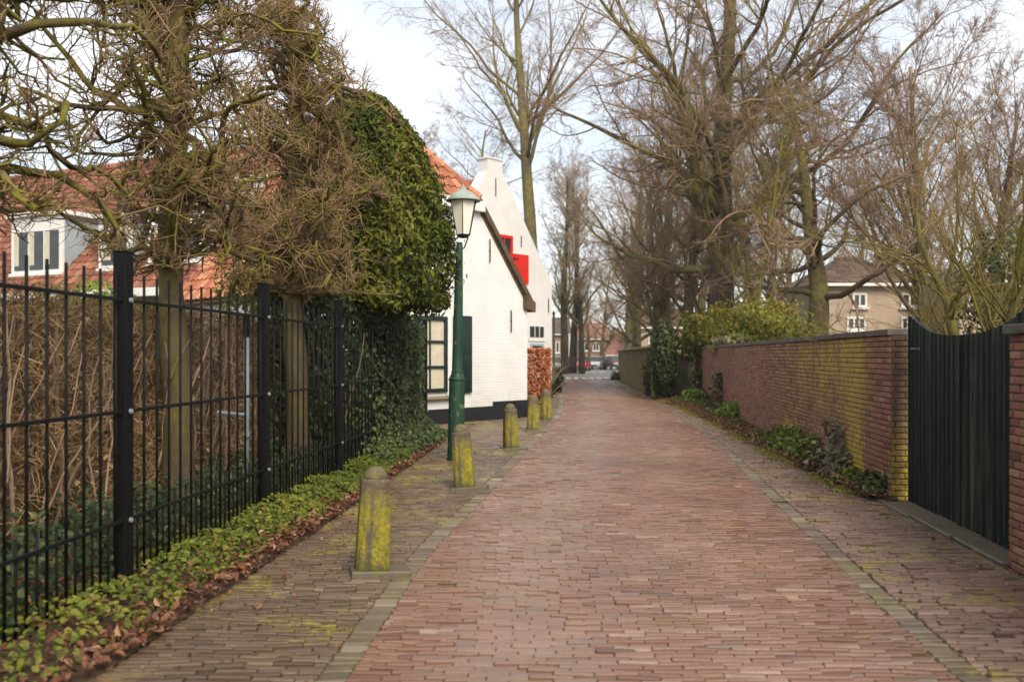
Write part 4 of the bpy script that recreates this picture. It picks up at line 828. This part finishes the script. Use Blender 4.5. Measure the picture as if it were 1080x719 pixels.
# ------------------------------------------------------------------ white house with truncated gable
A_ = nrm(np.array([-.668, -.744, 0])); B_ = nrm(np.array([-.744, .668, 0]))
def frame(o):
    o = np.array(o, float); return lambda t, d, z: o + A_ * t + B_ * d + np.array([0, 0, z])
h1 = frame((.376, 22.3, 0)); W1 = 6.2; SL = 1.235; D1 = 5.6
t = thing('white_house', tuple(h1(W1 / 2, 0, 0)), 'low white painted brick cottage with half hipped orange roof and black plinth', 'house', 'white cottages')
ze = 2.93; zt = 5.13; tt = (zt - ze) / SL
poly = [(0, 0), (W1, 0), (W1, ze), (W1 - tt, zt), (tt, zt), (0, ze)]
mb = MB(); mb.prism([h1(a, 0, b) for a, b in poly], B_ * .3, uvs=poly)
for tv in (0, W1 - .3): mb.box(tv, tv + .3, .3, D1, 0, ze, fr=h1)
mb.box(0, W1, D1, D1 + .3, 0, ze, fr=h1); wl = mb.build('wall', M['whitewall'], t)
mb = MB(); mb.box(-.02, 1.25, -.025, 0.0, -.05, .46, fr=h1); mb.box(1.25, W1, -.025, 0.0, -.05, .36, fr=h1); mb.build('plinth', M['plinth'], t)
mid = W1 / 2; zr = ze + mid * SL; hb = 1.35                                     # ridge starts hb back
mb = MB(); E0 = h1(-.02, 0, ze); nf = hb
# main slopes
for s_ in (0, 1):
    tv = (lambda x: x) if s_ == 0 else (lambda x: W1 - x)
    slab(mb, [h1(tv(-.15), -.02, ze - .18), h1(tv(tt), -.02, zt + .02), h1(tv(mid), hb, zr + .02), h1(tv(mid), D1 + .2, zr + .02), h1(tv(-.15), D1 + .2, ze - .18)], .1, 1)
    up = nrm(h1(tv(1), 0, SL) - h1(tv(0), 0, 0)); hh = math.hypot(mid, mid * SL)
    pantiles(mb, h1(tv(-.1), .0, ze - .1), B_, up, D1, hh, poly=lambda u, v: v < 2.85 or u > (v - 2.85) * hb / (hh - 2.85) + .1)
wv = W1 - 2 * tt; upv = nrm(h1(mid, hb, zr) - h1(mid, 0, zt)); hh2 = float(np.linalg.norm(h1(mid, hb, zr) - h1(mid, 0, zt)))
slab(mb, [h1(tt, -.05, zt), h1(W1 - tt, -.05, zt), h1(mid, hb, zr + .03)], .08, 1)
pantiles(mb, h1(tt, -.1, zt), A_, upv, wv, hh2, poly=lambda u, v: abs(u - wv / 2) < (wv / 2) * (1 - v / hh2) + .03)
ridge(mb, h1(tt + .0, -.06, zt + .06), h1(mid, hb, zr + .1), .12); ridge(mb, h1(W1 - tt, -.06, zt + .06), h1(mid, hb, zr + .1), .12); ridge(mb, h1(mid, hb, zr + .1), h1(mid, D1, zr + .1), .13)
mb.build('roof', [M['tile'], M['verge_tile']], t)
mb = MB(); mb.box(tt - .12, W1 - tt + .12, -.16, -.003, zt - .24, zt - .005, fr=h1); mb.build('fascia', M['white'], t, bevel=.008)
for s_ in (0, 1):
    mb = MB(); tv = (lambda x: x) if s_ == 0 else (lambda x: W1 - x)
    n = 16
    for k in range(n):                                  # stepped weathered verge tiles
        a, b = k / n, (k + .97) / n; x0, x1 = -.12 + a * (tt + .12), -.12 + b * (tt + .12); q = lambda x: ze - .05 + (x) * SL
        mb.prism([h1(tv(x0), -.1, q(x0) - .0), h1(tv(x1), -.1, q(x1)), h1(tv(x1), -.1, q(x1) + .19), h1(tv(x0), -.1, q(x0) + .19)], B_ * .16)
    mb.prism([h1(tv(-.2), -.11, ze - .3), h1(tv(.16), -.11, ze - .22), h1(tv(.16), -.11, ze + .12), h1(tv(-.2), -.11, ze - .06)], B_ * .25)
    mb.build('verge', M['verge_tile'], t)
def window(parent, fr, t0, t1, z0, z1, frame_m, inner, cols=2, rows=3, d=-.02, fw=.07, bar=.03, name='window', glass=True, surround=None):
    o = bpy.data.objects.new(name, None)
    mb = MB(); mb.box(t0, t1, d - .0, d + .012, z0, z1, fr=fr); w = mb.build(name, inner, parent)
    mb = MB(); dd = d - .045
    mb.box(t0, t0 + fw, dd, d - .003, z0, z1, fr=fr); mb.box(t1 - fw, t1, dd, d - .003, z0, z1, fr=fr); mb.box(t0 + fw, t1 - fw, dd, d - .003, z1 - fw, z1, fr=fr); mb.box(t0 + fw, t1 - fw, dd, d - .003, z0, z0 + fw, fr=fr)
    for k in range(1, cols): x = t0 + fw + (t1 - t0 - 2 * fw) * k / cols; mb.box(x - bar / 2, x + bar / 2, dd + .01, d - .004, z0 + fw, z1 - fw, fr=fr)
    for zz_ in (rows if isinstance(rows, (list, tuple)) else [z0 + (z1 - z0) * k / rows for k in range(1, rows)]): mb.box(t0 + fw, t1 - fw, dd + .006, d - .005, zz_ - bar * .9, zz_ + bar * .9, fr=fr)
    mb.build('frame', frame_m, w); return w
w = window(t, h1, 2.78, 3.82, .74, 2.42, M['greencol'], M['curtain'], cols=2, rows=[1.86, 1.3], fw=.085, d=-.015)
mb = MB(); mb.box(2.66, 2.775, -.05, -.003, .66, 2.5, fr=h1); mb.box(3.825, 3.94, -.05, -.003, .66, 2.5, fr=h1); mb.box(2.775, 3.825, -.05, -.003, 2.425, 2.5, fr=h1); mb.build('surround', M['white'], w)
mb = MB(); mb.box(2.6, 4.0, -.12, -.003, .585, .655, fr=h1); mb.build('sill', M['concrete'], w, bevel=.008)
for a, b in ((2.0, 2.58), (4.02, 4.6)):
    mb = MB(); mb.box(a, b, -.06, -.026, .7, 2.46, fr=h1)
    for z0, z1 in ((.78, 1.5), (1.62, 2.38)): mb.box(a + .07, b - .07, -.072, -.062, z0, z1, fr=h1)
    mb.build('shutter', M['greencol'], t, bevel=.004)
def anchor(parent, fr, tv, z0, z1):
    mb = MB(); mb.tube([fr(tv, -.03, z0), fr(tv, -.035, (z0 + z1) / 2), fr(tv, -.03, z1)], .016, 6); mb.tube([fr(tv, 0, (z0 + z1) / 2), fr(tv, -.03, (z0 + z1) / 2)], .012, 6); mb.build('wall_anchor', M['iron'], parent)
anchor(t, h1, .62, 2.12, 2.65); anchor(t, h1, 1.37, 3.75, 4.3)

# second, taller white gable
h2 = frame((1.44, 32.5, 0)); W2 = 6.0; D2 = 7
t2 = thing('white_house', tuple(h2(W2 / 2, 0, 0)), 'taller white house with a stepped chimney topped gable and a red shutter', 'house', 'white cottages')
ze2 = 4.15; m2_ = W2 / 2; sl2 = 1.36; ap = .38; za = ze2 + (m2_ - ap) * sl2; zc = 8.12
poly = [(0, 0), (W2, 0), (W2, ze2), (m2_ + ap, za), (m2_ + ap - .02, zc), (m2_ - ap + .02, zc), (m2_ - ap, za), (0, ze2)]
mb = MB(); mb.prism([h2(a, 0, b) for a, b in poly], B_ * .42, uvs=poly)
mb.box(0, .3, .42, D2, 0, ze2 - .4, fr=h2); mb.box(W2 - .3, W2, .42, D2, 0, ze2 - .4, fr=h2); mb.box(0, W2, D2, D2 + .3, 0, ze2 - .4, fr=h2); mb.build('wall', M['whitewall'], t2)
mb = MB(); mb.box(m2_ - ap - .03, m2_ + ap + .03, -.03, .45, zc + .003, zc + .06, fr=h2); mb.build('chimney_cap', M['white'], t2, bevel=.01)
mb = MB(); mb.box(-.02, W2, -.025, 0, -.05, .4, fr=h2); mb.build('plinth', M['plinth'], t2)
mb = MB()
for s_ in (0, 1):
    tv = (lambda x: x) if s_ == 0 else (lambda x: W2 - x); zl = -.8
    slab(mb, [h2(tv(-.25), .45, ze2 + zl - .25 * sl2), h2(tv(m2_), .45, ze2 + zl + m2_ * sl2), h2(tv(m2_), D2 + .2, ze2 + zl + m2_ * sl2), h2(tv(-.25), D2 + .2, ze2 + zl - .25 * sl2)], .1, 1)
    up = nrm(h2(tv(1), 0, sl2) - h2(tv(0), 0, 0)); pantiles(mb, h2(tv(-.2), .5, ze2 + zl - .2 * sl2), B_, up, D2 - .5, math.hypot(m2_, m2_ * sl2) + .2)
ridge(mb, h2(m2_, .5, ze2 - .74 + m2_ * sl2), h2(m2_, D2, ze2 - .74 + m2_ * sl2)); mb.build('roof', [M['tile'], M['verge_tile']], t2)
w = window(t2, h2, 2.17, 3.0, 4.05, 5.64, M['red'], M['glass'], cols=2, rows=[5.0], fw=.1)
mb = MB(); mb.box(2.3, 2.88, -.045, -.038, 4.2, 4.9, fr=h2); mb.build('curtain', M['curtain'], w)
mb = MB(); mb.box(1.36, 2.12, -.075, -.026, 4.05, 5.05, fr=h2)
for z0, z1 in ((4.14, 4.5), (4.58, 4.96)): mb.box(1.45, 2.03, -.086, -.077, z0, z1, fr=h2)
sh = mb.build('shutter', M['red'], t2, bevel=.006)
for z in (4.2, 4.85): mb = MB(); mb.box(1.9, 2.17, -.092, -.087, z, z + .05, fr=h2); mb.build('hinge', M['iron'], sh)
mb = MB(); mb.box(.42, 1.32, -.02, -.004, 0, 2.66, fr=h2); dr = mb.build('door', M['white'], t2)
mb = MB(); mb.box(.5, 1.24, -.05, -.022, .2, 1.98, fr=h2); mb.build('door_leaf', M['cheek'], dr)
mb = MB(); mb.box(.5, 1.24, -.04, -.022, 2.2, 2.58, fr=h2); tr = mb.build('transom_window', M['glass'], dr)
mb = MB()
for x in (.73, .985): mb.box(x, x + .03, -.05, -.042, 2.2, 2.58, fr=h2)
mb.box(.42, 1.32, -.06, -.024, 2.06, 2.16, fr=h2); mb.build('transom_bar', M['white'], dr)
mb = MB(); mb.box(.6, 1.14, -.06, -.052, 1.2, 1.9, fr=h2); mb.build('door_glass', M['glass'], dr)
anchor(t2, h2, 3.0, 6.9, 7.5); anchor(t2, h2, 1.7, 5.3, 5.7); anchor(t2, h2, .22, 3.1, 3.6)
# ------------------------------------------------------------------ terrace with dormers behind the hedge
TY = 28.0
t = thing('terrace_house', (-14, TY, 0), 'long red tiled house with white dormers behind the bare limes', 'house')
x0, x1 = -27.0, -6.7
mb = MB(); mb.box(x0, x1, TY + .4, TY + 9, -.05, 3.4); uvw = mb.build('wall', M['orangebrick'], t)
mb = MB(); hgt = 5.1; zb = 3.5
slab(mb, [(x0, TY, zb), (x1, TY, zb), (x1, TY + hgt, zb + hgt), (x0, TY + hgt, zb + hgt)], .12, 1); slab(mb, [(x0, TY + 2 * hgt, zb), (x1, TY + 2 * hgt, zb), (x1, TY + hgt, zb + hgt), (x0, TY + hgt, zb + hgt)], .12, 1)
pantiles(mb, (x0, TY, zb + .02), (1, 0, 0), nrm(np.array([0, 1., 1])), x1 - x0, hgt * 1.414, tw=.3, th=.36); ridge(mb, (x0, TY + hgt, zb + hgt + .08), (x1, TY + hgt, zb + hgt + .08), .16, .4)
mb.build('roof', [M['tiler'], M['verge_tile']], t)
mb = MB(); mb.box(x0, x1 + .1, TY - .22, TY - .02, zb - .22, zb + .03); mb.build('gutter', M['white'], t, bevel=.02)
mb = MB(); mb.add([(x1 + .01, TY + .4, 3.4), (x1 + .01, TY + 9, 3.4), (x1 + .01, TY + hgt, zb + hgt - .15)], [np.array([[0, 1, 2]])]); mb.prism([(x1 - .25, TY + .4, 3.4), (x1 - .25, TY + 9, 3.4), (x1 - .25, TY + hgt, zb + hgt - .15)], (.25, 0, 0)); mb.build('gable', M['orangebrick'], t)
fl = lambda a, b, c: np.array([a, b, c], float)
TA = R(-25); tc_, ts_ = math.cos(TA), math.sin(TA)
def tinv(p, dy):                                        # local x on the turned terrace for a sight line
    k = (p - 540) / F; dx = (k * (TY + dy * tc_) + 14 + dy * ts_) / (tc_ - k * ts_); return dx - 14, TY + dx * ts_ + dy * tc_
def dormer(p0, p1, ytop, ybot, dy, n):
    X0, d0 = tinv(p0, dy); X1, d1 = tinv(p1, dy); dm = (d0 + d1) / 2; ztop, zbot = zz(ytop, dm), zz(ybot, dm); Yf = TY + dy
    dn = MB(); yb = TY + (ztop - zb) + .1
    dn.box(X0 + .06, X1 - .06, Yf + .08, yb, zbot - .35, ztop - .14); d = dn.build('dormer', M['cheek'], t)
    mb = MB(); mb.box(X0 - .12, X1 + .12, Yf - .12, yb, ztop - .137, ztop); mb.build('flat_roof', M['white'], d, bevel=.01)
    mb = MB(); mb.box(X0, X1, Yf + .0, Yf + .078, zbot, ztop - .14); fw = mb.build('front', M['white'], d)
    k = (X1 - X0 - .24) / n
    for i in range(n):
        a = X0 + .12 + i * k; mb = MB(); mb.box(a + .05, a + k - .05, Yf - .02, Yf - .003, zbot + .2, ztop - .62); mb.build('pane', M['glass'], fw)
        mb = MB(); mb.box(a + .05, a + k * .38, Yf - .028, Yf - .022, zbot + .35, ztop - .65); mb.build('curtain', M['curtain'], fw)
    mb = MB(); mb.box(X0 - .03, X1 + .03, Yf - .08, Yf - .003, zbot + .0, zbot + .1); mb.build('sill', M['white'], d)
dormer(12, 66, 224, 291, .6, 3); dormer(104, 138, 226, 286, .65, 1); dormer(156, 214, 216, 280, .75, 2); dormer(236, 282, 186, 256, 1.6, 2)
t.rotation_euler = (0, 0, TA)
mass('garden_shrub', (px(92, 16), 16, 2.3), (1.0, .7, .55), 1500, .1, M['bright'], 'green bush top showing over the brown hedge below the dormers', 'shrub', 15, stem=8)
mass('garden_shrub', (px(268, 15), 15, 2.0), (.6, .9, 1.3), 3000, .09, M['holly'], 'green leafy bush between the two lime trunks behind the fence', 'shrub', 16, stem=8)

# ------------------------------------------------------------------ tan house behind the wall, far houses
def house(name, label, X0, X1, Y0, Y1, zeave, zridge, wm, rm, wins, group=None, hip=0.0, axis='x', rot=0):
    t = thing(name, ((X0 + X1) / 2, Y0, 0), label, 'house', group)
    poly = [(X0, -.05), (X1, -.05), (X1, zeave), (X0, zeave)]
    mb = MB(); mb.prism([(a, Y0, b) for a, b in poly], (0, Y1 - Y0, 0), uvs=poly)
    if axis == 'y': mb.prism([(X0, Y0, zeave), (X1, Y0, zeave), ((X0 + X1) / 2, Y0, zridge)], (0, Y1 - Y0, 0), uvs=[(X0, zeave), (X1, zeave), ((X0 + X1) / 2, zridge)])
    mb.build('wall', wm, t)
    mb = MB(); o = .35; ym = (Y0 + Y1) / 2; xm = (X0 + X1) / 2
    if axis == 'x':
        a, b = X0 - o + hip + .01, X1 + o - hip
        V = [(X0 - o, Y0 - o, zeave), (X1 + o, Y0 - o, zeave), (X1 + o, Y1 + o, zeave), (X0 - o, Y1 + o, zeave), (a, ym, zridge), (b, ym, zridge)]
        mb.add([(x, y, z + .02) for x, y, z in V], [np.array([[0, 1, 5, 4], [2, 3, 4, 5]]), np.array([[1, 2, 5], [3, 0, 4]]), np.array([[3, 2, 1, 0]])], 1)
        s = np.array([0, ym - Y0 + o, zridge - zeave]); hh = np.linalg.norm(s); wdt = X1 - X0 + 2 * o
        pantiles(mb, (X0 - o, Y0 - o, zeave + .03), (1, 0, 0), s / hh, wdt, hh, tw=.32, th=.4, poly=lambda u, v: hip * v / hh < u < wdt - hip * v / hh)
        ridge(mb, (a, ym, zridge + .08), (b, ym, zridge + .08), .16, .5)
    else:
        for X in (X0 - o, X1 + o):
            slab(mb, [(X, Y0 - o, zeave - .1), (xm, Y0 - o, zridge), (xm, Y1 + o, zridge), (X, Y1 + o, zeave - .1)], .12, 1)
            s = np.array([xm - X, 0, zridge - zeave + .1]); hh = np.linalg.norm(s); pantiles(mb, (X, Y0 - o, zeave - .08), (0, 1, 0), s / hh, Y1 - Y0 + 2 * o, hh, tw=.32, th=.4)
    mb.build('roof', [rm, rm], t)
    mb = MB(); mb.box(X0 - o, X1 + o, Y0 - o - .1, Y0 - .02, zeave - .16, zeave - .0); mb.build('gutter', M['white'], t)
    for (a, b, c, d, n) in wins:
        fr = lambda x, y, z: np.array([x, Y0 + y, z], float); w = window(t, fr, a, b, c, d, M['white'], M['glass'], cols=n, rows=1, d=-.03, fw=.11, bar=.09)
        mb = MB(); mb.box(a - .1, b + .1, -.16, -.07, c - .12, c - .003, fr=fr); mb.build('sill', M['white'], w)
    return t
Yh = 50; q = lambda p: px(p, Yh); zq = lambda y: zz(y, Yh)
house('brick_house', 'tan brick house with a dark hipped roof behind the brick wall', q(868), q(985), Yh, Yh + 9, zq(299), zq(266), M['tanbrick'], M['tiled'], [(q(893), q(913), zq(348), zq(334), 3), (q(899), q(914), zq(324), zq(309), 2), (q(950), q(968), zq(324), zq(309), 2), (q(950), q(968), zq(348), zq(334), 3)], hip=2.6)
house('brick_house', 'small brick outbuilding seen through the yellow green shrub tree', px(1012, 46), px(1046, 46), 46, 52, zz(300, 46), zz(282, 46), M['tanbrick'], M['tiled'], [(px(1020, 46), px(1030, 46), zz(330, 46), zz(312, 46), 2)], hip=.8)
fh = 'houses at the far end of the street'
house('row_house', 'far orange brick house with a window band behind the silver car', px(612, 118), px(640, 118), 118, 126, zz(357, 118), zz(341, 118), M['orangebrick'], M['tilep'], [(px(625, 118), px(632, 118), zz(370, 118), zz(361, 118), 2), (px(616, 118), px(621, 118), zz(370, 118), zz(361, 118), 1), (px(622, 118), px(632, 118), zz(388, 118), zz(377, 118), 2)], fh)
house('row_house', 'far house with a steep pinkish gable roof above the dark car', px(641, 112), px(668, 112), 112, 122, zz(374, 112), zz(346, 112), M['white'], M['tilep'], [(px(646, 112), px(650, 112), zz(387, 112), zz(377, 112), 1)], fh, hip=2.4)
house('row_house', 'brown far house glimpsed between the white gable and the dark trunks', px(570, 112), px(600, 112), 112, 121, zz(352, 112), zz(335, 112), M['orangebrick'], M['tiled'], [(px(586, 112), px(590, 112), zz(372, 112), zz(360, 112), 1)], fh)
house('row_house', 'far brick house seen low between trunks behind the concrete fence', px(672, 108), px(730, 108), 108, 118, zz(345, 108), zz(325, 108), M['tanbrick'], M['tiled'], [(px(684, 108), px(690, 108), zz(362, 108), zz(352, 108), 2), (px(708, 108), px(714, 108), zz(362, 108), zz(352, 108), 2)], fh)

# ------------------------------------------------------------------ cars
def car(paint, name='parked_car'):
    t = thing(name, (0, 0, 0), 'car', 'car', 'cars at the far end of the street')
    side = [(-2.05, .32), (-2.1, .62), (-1.95, .86), (-1.0, .93), (1.55, .95), (2.0, .88), (2.08, .6), (2.02, .32)]
    mb = MB(); K = len(side)
    for w, ins in (): pass
    prof = np.array(side); ys = [-.84, -.78, .78, .84]; V = []
    for yy in ys:
        s = .97 if abs(yy) > .8 else 1.0; V += [(x * s, yy, .62 + (z - .62) * s) for x, z in side]
    i = np.arange(K); j = (i + 1) % K; mb.add(V, [np.stack([i + k * K, j + k * K, j + (k + 1) * K, i + (k + 1) * K], 1) for k in range(3)] + [i[None], (i + 3 * K)[None, ::-1]])
    body = mb.build('body', paint, t, smooth=False, bevel=.04)
    mb = MB(); c = [(-1.15, .9), (-.45, 1.42), (.9, 1.44), (1.75, .93)]; V = [(x, s * (.78 if z < 1 else .62), z) for s in (-1, 1) for x, z in c]; i = np.arange(4); j = (i + 1) % 4
    mb.add(V, [np.stack([i, j, j + 4, i + 4], 1), i[None], (i + 4)[None, ::-1]]); mb.build('cabin_glass', M['glass'], t)
    mb = MB(); mb.hexa([(-.45, -.62, 1.425), (.9, -.62, 1.445), (.9, .62, 1.445), (-.45, .62, 1.425), (-.4, -.58, 1.475), (.85, -.58, 1.485), (.85, .58, 1.485), (-.4, .58, 1.475)]); mb.build('roof', paint, t, bevel=.02)
    for x in (-1.3, 1.3):
        for y in (-.8, .8):
            mb = MB(); mb.tubes(np.array([[(x, y - .1, .32), (x, y + .1, .32)]]), np.array([[.32, .32]]), 18); wh = mb.build('wheel', M['tyre'], t); mb = MB(); mb.tubes(np.array([[(x, y - .108, .32), (x, y + .108, .32)]]), np.array([[.19, .19]]), 14); mb.build('rim', M['silver'], wh)
    for y in (-.62, .62): mb = MB(); mb.box(-2.115, -2.02, y - .17, y + .17, .62, .76); mb.build('headlight', M['headlight'], t, bevel=.02)
    for y in (-.66, .66): mb = MB(); mb.box(2.02, 2.09, y - .12, y + .12, .66, .84); mb.build('tail_light', M['redcar'], t)
    mb = MB(); mb.box(-2.125, -2.07, -.5, .5, .4, .54); mb.build('grille', M['tyre'], t); mb = MB(); mb.box(2.07, 2.115, -.26, .26, .55, .66); mb.build('number_plate', M['headlight'], t)
    return t
cs = car(M['silver']); cs.location = (px(629, 101), 101, 0); cs.rotation_euler = (0, 0, R(72)); cs['label'] = 'silver car driving towards the viewer at the end of the street'
cd_ = car(M['darkcar']); cd_.location = (px(648, 99), 99, 0); cd_.rotation_euler = (0, 0, R(-80)); cd_['label'] = 'dark car beside the silver one, cut off by the concrete fence end'
cr = car(M['redcar']); cr.location = (px(612, 92), 92, 0); cr.rotation_euler = (0, 0, R(78)); cr['label'] = 'small red car parked by the dark tree trunks'
copy_tree(cs, (px(589, 82), 82, 0), R(70), 1.0, 'silver car parked beside the thin green post and bush'); copy_tree(cs, (px(600, 90), 90, 0), R(75), 1.0, 'grey car half hidden behind the dark tree trunks')

# ------------------------------------------------------------------ damp winter air
g = bpy.data.materials.new('haze_air'); g.use_nodes = True; g.node_tree.nodes.clear()
vp = g.node_tree.nodes.new('ShaderNodeVolumePrincipled'); vo = g.node_tree.nodes.new('ShaderNodeOutputMaterial'); g.node_tree.links.new(vp.outputs[0], vo.inputs['Volume'])
vp.inputs['Color'].default_value = (.97, .97, .97, 1); vp.inputs['Density'].default_value = .0005; vp.inputs['Anisotropy'].default_value = .2
mb = MB(); mb.box(-950, 950, -80, 1850, -1.05, 34); tag(mb.build('haze', g), kind='stuff')

# ------------------------------------------------------------------ sky, sun, camera
w = bpy.data.worlds.new('World'); S.world = w; w.use_nodes = True; nt = w.node_tree; nt.nodes.clear()
sd = nrm(np.array([.28, -.7, .68])); el = math.asin(sd[2]); az = math.atan2(sd[0], sd[1])
sky = nt.nodes.new('ShaderNodeTexSky'); sky.sky_type = 'NISHITA'; sky.sun_disc = False; sky.sun_elevation = el; sky.sun_rotation = az; sky.air_density = 1.0; sky.dust_density = 1.5
tc = nt.nodes.new('ShaderNodeTexCoord'); mp = nt.nodes.new('ShaderNodeMapping'); mp.inputs['Scale'].default_value = (1.0, 1.0, 2.4); mp.inputs['Location'].default_value = (.35, .2, .1)
nz = nt.nodes.new('ShaderNodeTexNoise'); nz.inputs['Scale'].default_value = 2.2; nz.inputs['Detail'].default_value = 6; nz.inputs['Roughness'].default_value = .55
rp = nt.nodes.new('ShaderNodeValToRGB'); rp.color_ramp.elements[0].position = .42; rp.color_ramp.elements[0].color = (.5,) * 3 + (1,); rp.color_ramp.elements[1].position = .66; rp.color_ramp.elements[1].color = (.95,) * 3 + (1,)
mx = nt.nodes.new('ShaderNodeMix'); mx.data_type = 'RGBA'; bg = nt.nodes.new('ShaderNodeBackground'); ou = nt.nodes.new('ShaderNodeOutputWorld')
L = nt.links.new; L(tc.outputs['Generated'], mp.inputs[0]); L(mp.outputs[0], nz.inputs['Vector']); L(nz.outputs['Fac'], rp.inputs[0]); L(rp.outputs[0], mx.inputs[0]); L(sky.outputs[0], mx.inputs[6])
mx.inputs[7].default_value = (6.1, 6.13, 6.15, 1); L(mx.outputs[2], bg.inputs[0]); bg.inputs[1].default_value = .1; L(bg.outputs[0], ou.inputs[0])
sl = bpy.data.lights.new('sun', 'SUN'); sl.energy = 1.9; sl.angle = R(32); sl.color = (1, .89, .72); so = bpy.data.objects.new('sun', sl); COL.objects.link(so); so.rotation_euler = Vector(-sd).to_track_quat('-Z', 'Y').to_euler()
cam = bpy.data.cameras.new('camera'); cam.sensor_width = 36; cam.lens = F / 1080 * 36; cam.shift_y = 15.5 / 1080; cam.clip_end = 3000; cam.clip_start = .05
cam.dof.use_dof = True; cam.dof.focus_distance = 10.0; cam.dof.aperture_fstop = 1.8
co = bpy.data.objects.new('camera', cam); COL.objects.link(co); co.location = (0, 0, CH); co.rotation_euler = (R(90), 0, 0); S.camera = co
S.render.engine = 'CYCLES'; S.cycles.max_bounces = 6; S.cycles.diffuse_bounces = 3; S.cycles.glossy_bounces = 2; S.cycles.transmission_bounces = 3; S.cycles.transparent_max_bounces = 4
S.cycles.use_denoising = True; S.cycles.caustics_reflective = False; S.cycles.caustics_refractive = False
S.view_settings.view_transform = 'Standard'; S.view_settings.look = 'None'; S.view_settings.gamma = 1; S.view_settings.use_curve_mapping = False; S.view_settings.exposure = 1.08
